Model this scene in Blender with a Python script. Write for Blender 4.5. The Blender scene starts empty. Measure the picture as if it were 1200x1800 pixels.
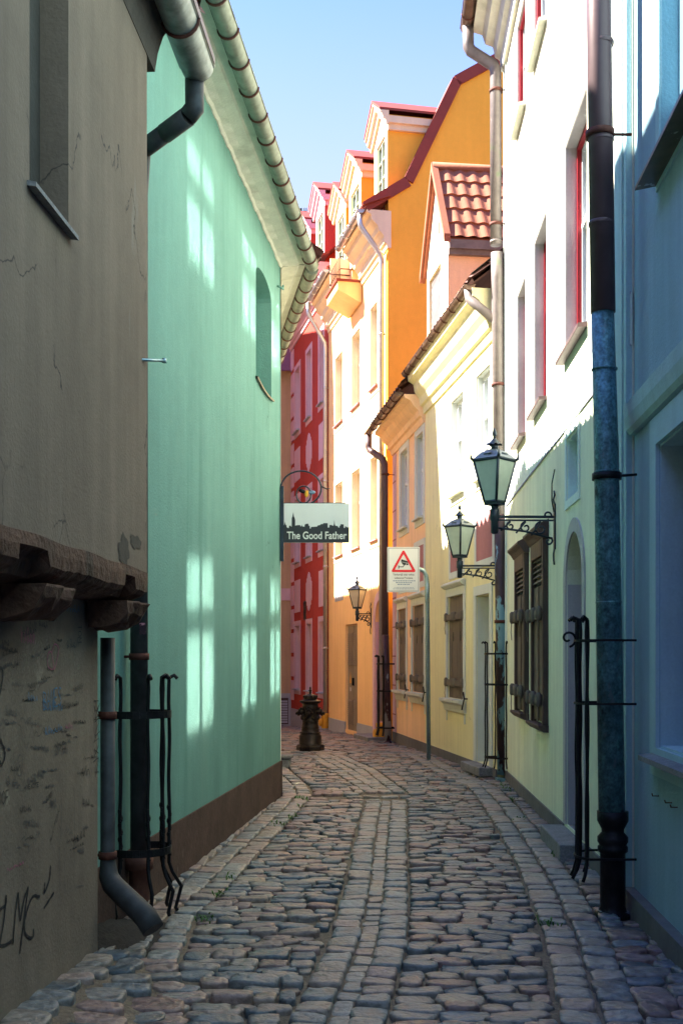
import bpy, math, random
import numpy as np
from mathutils import Vector, Matrix
random.seed(7); rng = np.random.default_rng(7)
R = math.radians
sc = bpy.context.scene
COL = sc.collection

# ---------------------------------------------------------------- camera
cd = bpy.data.cameras.new("camera"); cam = bpy.data.objects.new("camera", cd); COL.objects.link(cam)
cam.location = (0, 0, 1.6); cam.rotation_euler = (R(90), 0, 0)
cd.sensor_fit = 'VERTICAL'; cd.sensor_height = 36; cd.sensor_width = 24
cd.lens = 40; cd.shift_y = 260/1800; cd.clip_end = 500
sc.camera = cam

# ---------------------------------------------------------------- light
SUN_EL, SUN_AZ = 46.5, 10.0            # height; degrees ahead of due left
w = bpy.data.worlds.new("World"); sc.world = w; w.use_nodes = True
nt = w.node_tree; bg = nt.nodes["Background"]
sky = nt.nodes.new("ShaderNodeTexSky"); sky.sky_type = 'NISHITA'; sky.sun_disc = False
sky.sun_elevation = R(SUN_EL); sky.sun_rotation = R(270 + SUN_AZ)
sky.air_density = 1.0; sky.dust_density = 0.3; sky.ozone_density = 3.0
tint = nt.nodes.new('ShaderNodeVectorMath'); tint.operation = 'MULTIPLY'; tint.inputs[1].default_value = (.62, .66, 1.06)
nt.links.new(sky.outputs[0], tint.inputs[0]); 
geo = nt.nodes.new('ShaderNodeTexCoord'); sep = nt.nodes.new('ShaderNodeSeparateXYZ'); nt.links.new(geo.outputs['Generated'], sep.inputs[0])
hz = nt.nodes.new('ShaderNodeMapRange'); nt.links.new(sep.outputs['Z'], hz.inputs[0])          # pale haze low in the sky
for i_, v_ in enumerate((.53, .35, 0.0, .85)): hz.inputs[i_+1].default_value = v_
hm = nt.nodes.new('ShaderNodeMix'); hm.data_type = 'RGBA'; nt.links.new(hz.outputs[0], hm.inputs[0]); nt.links.new(tint.outputs[0], hm.inputs[6]); hm.inputs[7].default_value = (1.5, 1.72, 1.95, 1)
nt.links.new(hm.outputs[2], bg.inputs[0]); bg.inputs[1].default_value = 0.065
sd = bpy.data.lights.new("sun", 'SUN'); sun = bpy.data.objects.new("sun", sd); COL.objects.link(sun)
sd.energy = 4.3; sd.angle = R(0.53); sd.color = (1.0, 0.93, 0.82)
ce, se = math.cos(R(SUN_EL)), math.sin(R(SUN_EL))
to_sun = Vector((-math.cos(R(SUN_AZ))*ce, math.sin(R(SUN_AZ))*ce, se))
sun.rotation_euler = to_sun.to_track_quat('Z', 'Y').to_euler()
sc.view_settings.view_transform = 'Standard'; sc.view_settings.look = 'None'
sc.view_settings.gamma = 1; sc.view_settings.use_curve_mapping = False
sc.view_settings.exposure = 3.0
cy = sc.cycles
cy.use_denoising = True; cy.blur_glossy = 0.0; cy.caustics_reflective = True; cy.caustics_refractive = False
cy.sample_clamp_indirect = 0; cy.max_bounces = 8; cy.diffuse_bounces = 5; cy.glossy_bounces = 3
cy.use_guiding = True; cy.use_surface_guiding = True; cy.guiding_training_samples = 128
cy.use_adaptive_sampling = False

# ---------------------------------------------------------------- materials
MATS = {}
def _n(nt, t, **k):
    n = nt.nodes.new(t)
    for a, b in k.items(): setattr(n, a, b)
    return n
def mat(name, base, rough=0.85, metal=0.0, layers=(), blotch=(), bump=(), spec=0.35, cracks=None, bumpd=0.01):
    """layers: (scale, amount, (sx,sy,sz)) multiply the colour; blotch: (colour, scale, threshold, softness, (sx,sy,sz)) lay wear over it"""
    m = bpy.data.materials.new(name); m.use_nodes = True; nt = m.node_tree; L = nt.links.new
    p = nt.nodes["Principled BSDF"]
    p.inputs["Roughness"].default_value = rough; p.inputs["Metallic"].default_value = metal
    p.inputs["Specular IOR Level"].default_value = spec
    tc = _n(nt, "ShaderNodeTexCoord")
    def noise(scale, vs, detail=5, rough_=0.55, dist=0.0):
        mp = _n(nt, "ShaderNodeMapping"); mp.inputs["Scale"].default_value = vs
        L(tc.outputs["Object"], mp.inputs[0])
        no = _n(nt, "ShaderNodeTexNoise"); no.inputs["Scale"].default_value = scale
        no.inputs["Detail"].default_value = detail; no.inputs["Roughness"].default_value = rough_; no.inputs["Distortion"].default_value = dist
        L(mp.outputs[0], no.inputs["Vector"]); return no.outputs["Fac"]
    def rmap(s, a, b, c, d):
        r = _n(nt, "ShaderNodeMapRange"); L(s, r.inputs[0])
        for i, v in enumerate((a, b, c, d)): r.inputs[i+1].default_value = v
        return r.outputs[0]
    rgb = _n(nt, "ShaderNodeRGB"); rgb.outputs[0].default_value = (*base, 1); c = rgb.outputs[0]
    for (s, a, vs) in layers:
        f = rmap(noise(s, vs), 0.3, 0.7, 1-a, 1+a)
        v = _n(nt, "ShaderNodeVectorMath", operation='SCALE'); L(c, v.inputs[0]); L(f, v.inputs["Scale"]); c = v.outputs[0]
    for (bc, s, th, so, vs) in blotch:
        f = rmap(noise(s, vs, 8, 0.6), th, th+so, 0, 1)
        x = _n(nt, "ShaderNodeMix", data_type='RGBA'); L(f, x.inputs[0]); L(c, x.inputs[6]); x.inputs[7].default_value = (*bc, 1); c = x.outputs[2]
    hsum = None
    if cracks:
        (cs, cw, cth, cc) = cracks
        mp = _n(nt, "ShaderNodeMapping"); mp.inputs["Scale"].default_value = (1, 1, .7); L(tc.outputs["Object"], mp.inputs[0])
        dn = _n(nt, "ShaderNodeTexNoise"); dn.inputs["Scale"].default_value = 3; dn.inputs["Detail"].default_value = 6; L(mp.outputs[0], dn.inputs["Vector"])
        sc_ = _n(nt, "ShaderNodeVectorMath", operation='SCALE'); L(dn.outputs["Color"], sc_.inputs[0]); sc_.inputs["Scale"].default_value = 0.55
        ad = _n(nt, "ShaderNodeVectorMath", operation='ADD'); L(mp.outputs[0], ad.inputs[0]); L(sc_.outputs[0], ad.inputs[1])
        vo = _n(nt, "ShaderNodeTexVoronoi", feature='DISTANCE_TO_EDGE'); vo.inputs["Scale"].default_value = cs; L(ad.outputs[0], vo.inputs["Vector"])
        line = rmap(vo.outputs["Distance"], 0, cw, 1, 0)
        msk = rmap(noise(1.3, (1, 1, 1), 3), cth, cth+.04, 0, 1)
        mu = _n(nt, "ShaderNodeMath", operation='MULTIPLY'); L(line, mu.inputs[0]); L(msk, mu.inputs[1])
        x = _n(nt, "ShaderNodeMix", data_type='RGBA'); L(mu.outputs[0], x.inputs[0]); L(c, x.inputs[6]); x.inputs[7].default_value = (*cc, 1); c = x.outputs[2]
    L(c, p.inputs["Base Color"])
    nrm = None
    for (s, st, vs) in bump:
        b = _n(nt, "ShaderNodeBump"); b.inputs["Strength"].default_value = st; b.inputs["Distance"].default_value = bumpd
        L(noise(s, vs, 6), b.inputs["Height"])
        if nrm: L(nrm, b.inputs["Normal"])
        nrm = b.outputs[0]
    if nrm: L(nrm, p.inputs["Normal"])
    MATS[name] = m
    return m
I3 = (1, 1, 1); ST = (3, 3, .22)           # ST: noise stretched down the wall like rain streaks
def plaster(name, col, a=.08, streak=.07, bump=.35, **k):
    return mat(name, col, .92, 0, [(.9, a, I3), (2.2, streak, ST), (9, a*.5, I3), (60, .05, I3)], bump=[(55, bump, I3), (3.5, bump, I3)], spec=.15, **k)

M = dict(
 grey = plaster("grey plaster", (.200, .152, .115), .12, .12, blotch=[((.27, .24, .20), 1.1, .60, .10, (1.5, 1.5, .5)), ((.085, .075, .065), 1.6, .66, .16, (2, 2, .25))], cracks=(.9, .006, .47, (.05, .045, .04))),
 grey_low = plaster("scuffed lower plaster", (.205, .165, .128), .16, .10, blotch=[((.17, .155, .14), 1.8, .60, .2, I3), ((.40, .35, .26), 2.5, .66, .1, I3)], cracks=(1.2, .006, .58, (.05, .05, .05))),
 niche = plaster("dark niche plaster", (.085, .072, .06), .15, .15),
 brown = mat("cracked brown paint", (.085, .040, .026), .8, 0, [(2, .3, I3), (14, .25, I3)], blotch=[((.04, .022, .016), 3, .56, .06, I3), ((.36, .33, .21), 3.0, .655, .012, I3)], bump=[(7, .8, I3), (40, .5, I3)], bumpd=.02),
 green = plaster("mint green plaster", (.14, .297, .258), .07, .06, .4, cracks=(.38, .003, .60, (.07, .15, .13)), blotch=[((.095, .22, .19), .5, .52, .25, (1, 1, .5)), ((.11, .25, .215), 1.3, .56, .12, (2.6, 2.6, .16)), ((.175, .33, .28), .7, .55, .25, (2, 2, .3))]),
 plinth_b = mat("dark brown plinth paint", (.075, .042, .032), .9, 0, [(3, .25, I3), (20, .2, I3)], blotch=[((.14, .10, .08), 5, .66, .06, (2, 2, .6))], bump=[(30, .5, I3)]),
 lime = plaster("white lime cornice", (.62, .62, .53), .08, .08, blotch=[((.48, .48, .40), 2.4, .6, .12, I3)]),
 white = plaster("cream white plaster", (.68, .67, .54), .04, .05, .3),
 mint = plaster("pale green wash plaster", (.77, .78, .58), .06, .09, .3, cracks=(.5, .004, .62, (.25, .3, .22))),
 band = plaster("pale band paint", (.72, .80, .72), .05, .06, .2),
 lilac = mat("lilac paint line", (.30, .30, .42), .9),
 jamb = plaster("shade grey jamb plaster", (.48, .45, .43), .08, .1, .3),  # grey of the shaded reveals put into the colour
 blue = plaster("pale blue plaster", (.28, .43, .50), .07, .09, .4, cracks=(.45, .004, .6, (.1, .17, .2))),
 blue_t = plaster("pale blue trim", (.38, .55, .58), .06, .07, .3),
 blue_d = plaster("deep blue recess paint", (.12, .27, .36), .10, .1, .2),
 plinth_g = plaster("grey plinth paint", (.16, .155, .15), .12, .1, .4),
 yel = plaster("pale yellow plaster", (.82, .75, .43), .05, .08, .3, cracks=(.5, .004, .6, (.4, .36, .2))),
 peachy_bounce = plaster("apricot plaster with orange bounce", (.92, .60, .35), .05, .08, .3),  # warm light bounced off the orange gable put into the colour
 trimw = plaster("white painted trim", (.64, .67, .61), .05, .05, .15),
 pinkp = plaster("dusty pink panel", (.42, .19, .19), .08, .08, .2),
 orange = plaster("orange plaster", (.96, .46, .06), .05, .03, .3, blotch=[((.92, .46, .12), 1.2, .66, .1, I3)]),
 yfac = plaster("amber yellow plaster", (.94, .60, .28), .04, .06, .3),
 cornw = plaster("warm white cornice", (.80, .62, .42), .04, .05, .12),
 greyp = plaster("blue grey panel", (.40, .40, .44), .06, .05, .2),
 red = plaster("brick red plaster", (.46, .062, .045), .06, .06, .3),
 pink = plaster("pale pink trim", (.70, .45, .50), .05, .05, .2),
 peach = plaster("beige peach plaster", (.55, .36, .22), .06, .08, .3),
 roofr = mat("red painted sheet metal", (.24, .040, .022), .6, .0, [(2, .12, I3), (18, .06, I3)], bump=[(6, .15, I3)]),
 tile = mat("salmon roof tile", (.33, .115, .062), .85, 0, [(2.5, .12, I3), (25, .08, I3)], bump=[(30, .2, I3)]),
 tile_d = mat("weathered roof tile", (.14, .06, .045), .8, 0, [(3, .35, I3)], bump=[(25, .4, I3)]),
 zinc = mat("weathered zinc", (.20, .225, .22), .5, .6, [(3, .3, I3), (14, .3, I3)], blotch=[((.10, .11, .11), 5, .58, .14, I3)], bump=[(5, .2, I3)]),
 zinc_d = mat("dull dark zinc", (.055, .058, .062), .62, .3, [(3, .3, I3), (14, .25, I3)], blotch=[((.05, .055, .06), 4, .58, .14, I3)], bump=[(5, .2, I3)]),
 zinc_g = mat("lichened zinc gutter", (.175, .205, .165), .5, .35, [(3, .22, I3), (16, .18, I3)], blotch=[((.08, .09, .07), 5, .55, .14, I3)], bump=[(5, .2, I3)]),
 silver = mat("bright zinc pipe", (.52, .52, .54), .35, .8, [(3, .12, I3)]),
 copper = mat("brown sheet gutter", (.15, .095, .07), .38, .6, [(5, .35, I3)], blotch=[((.45, .42, .36), 9, .64, .03, I3)]),
 plum = mat("plum painted pipe", (.10, .062, .066), .42, .15, [(4, .2, I3)], blotch=[((.06, .035, .035), 4, .6, .1, I3)], bump=[(4, .15, I3)]),
 taupe = mat("taupe painted pipe", (.18, .15, .14), .5, .1, [(3, .18, I3), (12, .1, I3)], blotch=[((.15, .18, .11), 3, .6, .1, I3)]),
 teal_z = mat("blue green galvanised pipe", (.085, .20, .235), .42, .3, [(24, .45, (1, 1, .8)), (60, .4, I3), (3, .3, I3)], blotch=[((.13, .20, .23), 13, .60, .05, (1, 1, .6)), ((.012, .018, .02), 3, .64, .03, (1, 1, .6))], bump=[(40, .7, I3)]),
 peel = mat("peeling dark pipe paint", (.045, .026, .026), .5, .1, [(5, .3, I3)], blotch=[((.16, .29, .32), 2.3, .53, .012, (1.5, 1.5, .55))], bump=[(14, .4, I3)]),
 peel_g = mat("peeling plum pipe paint", (.06, .028, .032), .5, .1, [(5, .3, I3)], blotch=[((.32, .31, .31), 3.0, .56, .012, (1.4, 1.4, .5))], bump=[(14, .4, I3)]),
 iron = mat("black cast iron", (.016, .016, .018), .5, .6, [(8, .4, I3)], bump=[(50, .4, I3)]),
 rust = mat("rusty iron strap", (.10, .035, .025), .75, .4, [(10, .4, I3)], bump=[(40, .5, I3)]),
 hyd = mat("dark brown cast iron", (.026, .019, .016), .42, .5, [(9, .4, I3)], blotch=[((.07, .045, .03), 8, .62, .08, I3)], bump=[(60, .35, I3)]),
 lamp = mat("dark blue grey lamp metal", (.035, .05, .065), .45, .5, [(9, .3, I3)], bump=[(40, .2, I3)]),
 lampr = mat("dull lamp roof metal", (.13, .16, .19), .5, .5, [(6, .25, I3)], blotch=[((.05, .06, .07), 6, .6, .1, I3)]),
 frost = mat("frosted lamp glass", (.42, .50, .42), .35, 0, [(2, .1, I3), (12, .06, I3)], spec=.5),
 frost_y = mat("yellowed lamp glass", (.50, .45, .36), .35, 0, [(2, .1, I3)], spec=.5),
 wood = mat("brown painted shutter boards", (.155, .122, .09), .7, 0, [(3, .2, (6, 6, .5)), (30, .15, (4, 4, .3))], bump=[(14, .5, (8, 8, .4))]),
 wood_d = mat("dark brown window case", (.085, .05, .04), .6, 0, [(4, .25, (4, 4, .5))], bump=[(14, .4, (8, 8, .4))]),
 frame = mat("white window paint", (.72, .74, .73), .5, 0, [(6, .05, I3)]),
 framer = mat("crimson window paint", (.34, .022, .03), .45, 0, [(6, .1, I3)]),
 door = mat("grey brown metal door", (.26, .21, .155), .55, .1, [(3, .12, I3)]),
 terra = mat("terracotta pipe socket", (.16, .065, .045), .8, 0, [(6, .3, I3)], bump=[(30, .4, I3)]),
 ycap = mat("yellow cast cap", (.72, .36, .04), .55, 0, [(8, .1, I3)]),
 stonestep = mat("worn granite step", (.20, .20, .20), .8, 0, [(8, .2, I3), (60, .25, I3)], bump=[(30, .5, I3)]),
 pole = mat("galvanised sign pole", (.30, .42, .45), .4, .75, [(12, .2, (1, 1, .3)), (60, .15, I3)]),
 signw = mat("white sign enamel", (.74, .77, .75), .35, 0, [(3, .04, I3)]),
 signred = mat("red sign print", (.72, .02, .03), .4), signblk = mat("dark sign print", (.03, .035, .04), .45),
 signtxt = mat("blue grey sign print", (.18, .26, .38), .45), signpale = mat("pale sign lettering", (.72, .74, .68), .4),
 ink_k = mat("black marker ink", (.018, .018, .02), .6), ink_b = mat("blue marker ink", (.05, .16, .28), .6), ink_p = mat("pink marker ink", (.34, .06, .15), .6),
 ink_g = mat("faded grey ink", (.085, .08, .08), .7),
 sand = mat("sandy joint fill", (.19, .145, .10), .95, 0, [(2, .25, I3), (30, .3, I3)], bump=[(60, .9, I3), (9, .6, I3)], bumpd=.015),
 soil = mat("dark earth", (.03, .026, .022), .95, 0, [(6, .3, I3)], bump=[(30, .8, I3)]),
 weed = mat("small green weed", (.07, .16, .03), .7, 0, [(8, .3, I3)]),
 sticker = mat("dark sticker print", (.03, .012, .02), .4, 0, blotch=[((.5, .2, .25), 30, .58, .04, I3)]),
 paper = mat("torn white paper", (.62, .62, .66), .7),
)
# window glass: dark room behind, a weak mirror in front
def glass(name, base, refl):
    m = bpy.data.materials.new(name); m.use_nodes = True; nt = m.node_tree; L = nt.links.new
    nt.nodes.remove(nt.nodes["Principled BSDF"]); out = nt.nodes["Material Output"]
    d = _n(nt, "ShaderNodeBsdfDiffuse"); d.inputs[0].default_value = (*base, 1)
    g = _n(nt, "ShaderNodeBsdfGlossy"); g.inputs["Roughness"].default_value = .06; g.inputs[0].default_value = (1, 1, 1, 1)
    f = _n(nt, "ShaderNodeLayerWeight"); f.inputs[0].default_value = .5
    r = _n(nt, "ShaderNodeMapRange"); L(f.outputs["Facing"], r.inputs[0])
    for i, v in enumerate((0, 1, refl, refl + .35)): r.inputs[i+1].default_value = v
    x = _n(nt, "ShaderNodeMixShader"); L(r.outputs[0], x.inputs[0]); L(d.outputs[0], x.inputs[1]); L(g.outputs[0], x.inputs[2])
    L(x.outputs[0], out.inputs[0]); return m
M['glass'] = glass("window glass", (.05, .06, .06), .30)
M['glass_s'] = glass("pale window glass", (.22, .25, .24), .10)

# ---------------------------------------------------------------- mesh helpers
class MB:
    def __init__(s): s.v = []; s.f = []; s.sm = []
    def add(s, vs, fs, smooth=False):
        o = len(s.v); s.v += [tuple(p) for p in vs]; s.f += [tuple(i+o for i in f) for f in fs]; s.sm += [smooth]*len(fs); return s
    def quad(s, a, b, c, d): return s.add([a, b, c, d], [(0, 1, 2, 3)])
    def poly(s, pts): return s.add(pts, [tuple(range(len(pts)))])
    def box(s, x0, x1, y0, y1, z0, z1):
        return s.add([(x0,y0,z0),(x1,y0,z0),(x1,y1,z0),(x0,y1,z0),(x0,y0,z1),(x1,y0,z1),(x1,y1,z1),(x0,y1,z1)],
                     [(0,3,2,1),(4,5,6,7),(0,1,5,4),(1,2,6,5),(2,3,7,6),(3,0,4,7)])
    def extr(s, prof, x0, x1, caps=True, smooth=False):
        """profile in (y,z) swept along x"""
        n = len(prof); v = [(x0, *p) for p in prof] + [(x1, *p) for p in prof]
        s.add(v, [(i, (i+1) % n, n+(i+1) % n, n+i) for i in range(n)], smooth)
        if caps: s.add(v[:n], [tuple(range(n))]); s.add(v[n:], [tuple(reversed(range(n)))])
        return s
    def prism(s, pts, y0, y1):
        """outline in (x,z), thick along y"""
        n = len(pts); v = [(p[0], y0, p[1]) for p in pts] + [(p[0], y1, p[1]) for p in pts]
        s.add(v, [(i, (i+1) % n, n+(i+1) % n, n+i) for i in range(n)] + [tuple(reversed(range(n))), tuple(range(n, 2*n))]); return s
    def tube(s, path, r, n=12, caps=True, smooth=True, radii=None):
        P = [Vector(p) for p in path]; rings = []; prev = None
        for i, p in enumerate(P):
            t = ((P[i+1]-p).normalized() if i < len(P)-1 else Vector()) + ((p-P[i-1]).normalized() if i else Vector())
            t = t.normalized() if t.length > 1e-6 else Vector((0, 0, 1))
            if prev is None:
                a = Vector((1, 0, 0)) if abs(t.x) < .9 else Vector((0, 1, 0)); a = (a - t*a.dot(t)).normalized()
            else: a = (prev - t*prev.dot(t)).normalized()
            prev = a; b = t.cross(a); k = 1.0
            if 0 < i < len(P)-1:
                c = max(.35, (P[i+1]-p).normalized().dot((p-P[i-1]).normalized())); k = 1/math.sqrt((1+c)/2)
            rr = radii[i] if radii else r
            rings.append([p + (a*math.cos(q) + b*math.sin(q))*rr*(1+(k-1)*.5) for q in [2*math.pi*j/n for j in range(n)]])
        o = len(s.v)
        for rg in rings: s.v += [tuple(q) for q in rg]
        for i in range(len(rings)-1):
            for j in range(n):
                s.f.append((o+i*n+j, o+i*n+(j+1) % n, o+(i+1)*n+(j+1) % n, o+(i+1)*n+j)); s.sm.append(smooth)
        if caps:
            s.f.append(tuple(o+j for j in reversed(range(n)))); s.f.append(tuple(o+(len(rings)-1)*n+j for j in range(n))); s.sm += [False, False]
        return s
    def lathe(s, prof, c=(0, 0, 0), n=20, smooth=True, sq=1.0):
        """profile (r,z) turned about the upright through c; doubled points make sharp rings"""
        o = len(s.v)
        for (r, z) in prof:
            for j in range(n):
                q = 2*math.pi*j/n; s.v.append((c[0]+r*math.cos(q), c[1]+r*math.sin(q), c[2]+z))
        for i in range(len(prof)-1):
            for j in range(n):
                s.f.append((o+i*n+j, o+i*n+(j+1) % n, o+(i+1)*n+(j+1) % n, o+(i+1)*n+j)); s.sm.append(smooth)
        s.f.append(tuple(o+j for j in reversed(range(n)))); s.f.append(tuple(o+(len(prof)-1)*n+j for j in range(n))); s.sm += [False, False]
        return s
    def ball(s, c, r, n=10, m=6, sc3=(1, 1, 1)):
        prof = [(max(.02, math.sin(math.pi*i/m)), -math.cos(math.pi*i/m)) for i in range(m+1)]; o = len(s.v)
        s.lathe(prof, (0, 0, 0), n)
        for i in range(o, len(s.v)):
            x, y, z = s.v[i]; s.v[i] = (c[0]+x*r*sc3[0], c[1]+y*r*sc3[1], c[2]+z*r*sc3[2])
        return s
    def build(s, name, m, parent=None, loc=None, rot=0, bevel=0, sharp=None):
        me = bpy.data.meshes.new(name); me.from_pydata(s.v, [], s.f)
        me.polygons.foreach_set("use_smooth", s.sm); me.materials.append(m); me.validate(); me.update()
        import bmesh
        bm = bmesh.new(); bm.from_mesh(me); bmesh.ops.recalc_face_normals(bm, faces=bm.faces); bm.to_mesh(me); bm.free()
        o = bpy.data.objects.new(name, me); COL.objects.link(o)
        if parent: o.parent = parent
        if loc is not None: o.location = loc
        o.rotation_euler = (0, 0, rot)
        if bevel:
            b = o.modifiers.new("bevel", 'BEVEL'); b.width = bevel; b.segments = 2; b.limit_method = 'ANGLE'; b.angle_limit = R(40)
        return o
def tag(o, label=None, cat=None, group=None, kind=None):
    if label: o["label"] = label
    if cat: o["category"] = cat
    if group: o["group"] = group
    if kind: o["kind"] = kind
    return o
def thing(name, label, cat, loc=(0, 0, 0), rot=0, group=None):
    o = bpy.data.objects.new(name, None); COL.objects.link(o); o.location = loc; o.rotation_euler = (0, 0, rot); o.empty_display_size = .2
    return tag(o, label, cat, group)
def copy_tree(o, parent=None):
    c = o.copy(); COL.objects.link(c); c.parent = parent
    for ch in list(o.children): copy_tree(ch, c)
    return c
def arch_pts(xa, xb, zs, rise, n=10):
    """points of an arch from (xa,zs) over to (xb,zs)"""
    c = (xa+xb)/2; h = (xb-xa)/2
    return [(c - h*math.cos(math.pi*i/n), zs + rise*math.sin(math.pi*i/n)) for i in range(n+1)]
def facade(mb, x0, x1, z0, z1, holes, depth=.2, y=0.0):
    """front wall sheet at y with openings (xa,xb,za,zb[,rise[,depth]]) and their reveals"""
    xs = sorted({x0, x1, *[h[0] for h in holes], *[h[1] for h in holes]}); zs = sorted({z0, z1, *[h[2] for h in holes], *[h[3] for h in holes]})
    xs = [x for x in xs if x0 <= x <= x1]; zs = [z for z in zs if z0 <= z <= z1]
    for i in range(len(xs)-1):
        for j in range(len(zs)-1):
            cx, cz = (xs[i]+xs[i+1])/2, (zs[j]+zs[j+1])/2
            if any(h[0] < cx < h[1] and h[2] < cz < h[3] for h in holes): continue
            mb.quad((xs[i], y, zs[j]), (xs[i+1], y, zs[j]), (xs[i+1], y, zs[j+1]), (xs[i], y, zs[j+1]))
    for h in holes:
        xa, xb, za, zb = h[:4]; rise = h[4] if len(h) > 4 else 0; d = h[5] if len(h) > 5 else depth
        zt = zb - rise
        mb.quad((xa, y, za), (xa, y+d, za), (xa, y+d, zt), (xa, y, zt)); mb.quad((xb, y, za), (xb, y, zt), (xb, y+d, zt), (xb, y+d, za))
        mb.quad((xa, y, za), (xb, y, za), (xb, y+d, za), (xa, y+d, za))
        if not rise: mb.quad((xa, y, zb), (xa, y+d, zb), (xb, y+d, zb), (xb, y, zb))
        else:
            a = arch_pts(xa, xb, zt, rise)
            for k in range(len(a)-1):
                mb.quad((a[k][0], y, a[k][1]), (a[k+1][0], y, a[k+1][1]), (a[k+1][0], y, zb), (a[k][0], y, zb))
                mb.quad((a[k][0], y, a[k][1]), (a[k][0], y+d, a[k][1]), (a[k+1][0], y+d, a[k+1][1]), (a[k+1][0], y, a[k+1][1]))
    return mb
def body(mb, x0, x1, z0, z1, D, y=0.0):
    mb.quad((x0, y, z0), (x0, y, z1), (x0, y+D, z1), (x0, y+D, z0)); mb.quad((x1, y, z0), (x1, y+D, z0), (x1, y+D, z1), (x1, y, z1))
    mb.quad((x0, y+D, z0), (x0, y+D, z1), (x1, y+D, z1), (x1, y+D, z0)); return mb
def surround(mb, xa, xb, za, zb, wd, proud=.02, bottom=True, ins=.003, top=None):
    t = wd if top is None else top
    a, b, c, d = xa-ins, xb+ins, za-ins, zb+ins; y0, y1 = -proud, .004
    mb.box(a-wd, a, y0, y1, c, d); mb.box(b, b+wd, y0, y1, c, d); mb.box(a-wd, b+wd, y0, y1, d, d+t)
    if bottom: mb.box(a-wd, b+wd, y0, y1, c-wd, c)
    return mb
def window(h, xa, xb, za, zb, y, fm, gm, outer=None, bars=2, transom=.62, sill=None, fw=.05, silld=.08, sillh=.03):
    """casement set at depth y: frame with mullion, transom and bars > pane, sill"""
    mb = MB(); xc = (xa+xb)/2; zt = za+(zb-za)*transom
    mb.box(xa, xa+fw, y-.05, y+.02, za, zb); mb.box(xb-fw, xb, y-.05, y+.02, za, zb)
    mb.box(xa+fw, xb-fw, y-.05, y+.02, za, za+fw); mb.box(xa+fw, xb-fw, y-.05, y+.02, zb-fw, zb)
    mb.box(xc-fw*.7, xc+fw*.7, y-.06, y+.015, za+fw, zb-fw)
    for p, q in ((xa+fw, xc-fw*.7), (xc+fw*.7, xb-fw)):
        mb.box(p, q, y-.055, y+.01, zt-fw*.5, zt+fw*.5)
        for k in range(1, bars):
            z = za+fw+(zt-za-fw)*k/bars; mb.box(p, q, y-.035, y+.005, z-.014, z+.014)
    o = mb.build("window", fm, h, bevel=.004)
    MB().box(xa+fw*.5, xb-fw*.5, y+.021, y+.027, za+fw*.5, zb-fw*.5).build("pane", gm, o)
    if outer:
        mb = MB(); t = .035
        mb.box(xa, xa+t, y-.09, y-.052, za, zb); mb.box(xb-t, xb, y-.09, y-.052, za, zb); mb.box(xa+t, xb-t, y-.09, y-.052, zb-t, zb); mb.build("frame", outer, o)
    if sill:
        mb = MB(); e = .05
        mb.extr([(-silld, za-.03), (-silld, za-.03+sillh), (y-.05, za+.03), (y-.05, za-.005), (.0, za-.005), (-.005, za-.03)], xa-e, xb+e); mb.build("sill", sill, o, bevel=.004)
    return o
def gutter(p0, p1, r, m, parent, name="gutter", hang=.6, hm=None, n=10):
    p0, p1 = Vector(p0), Vector(p1); t = (p1-p0).normalized(); s = Vector((-t.y, t.x, 0)).normalized(); up = Vector((0, 0, 1)); mb = MB()
    def ring(p, rr): return [p + s*rr*math.cos(math.pi+math.pi*j/n) + up*rr*math.sin(math.pi+math.pi*j/n) for j in range(n+1)]
    a, b, c, d = ring(p0, r), ring(p1, r), ring(p0, r*.93), ring(p1, r*.93)
    v = a+b+c+d; k = n+1
    f = [(j, j+1, k+j+1, k+j) for j in range(n)] + [(2*k+j, 3*k+j, 3*k+j+1, 2*k+j+1) for j in range(n)]
    mb.add(v, f, True); mb.poly(a); mb.poly(b)
    mb.tube([p0 + s*r, p1 + s*r], r*.13, 8); mb.tube([p0 - s*r, p1 - s*r], r*.10, 8)
    g = mb.build(name, m, parent)
    L = (p1-p0).length; cnt = int(L/hang); first = None
    for i in range(cnt):
        q = p0 + t*(hang*(i+.5))
        if first is None:
            hb = MB(); w_ = .014
            ra = [Vector((s.x*r*1.05*math.cos(math.pi+math.pi*j/n), s.y*r*1.05*math.cos(math.pi+math.pi*j/n), r*1.05*math.sin(math.pi+math.pi*j/n))) for j in range(n+1)]
            hb.tube(ra, .011, 6)
            first = hb.build("hanger", hm or M['rust'], g, loc=q)
        else:
            h2 = first.copy(); COL.objects.link(h2); h2.parent = g; h2.location = q
    return g
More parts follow.
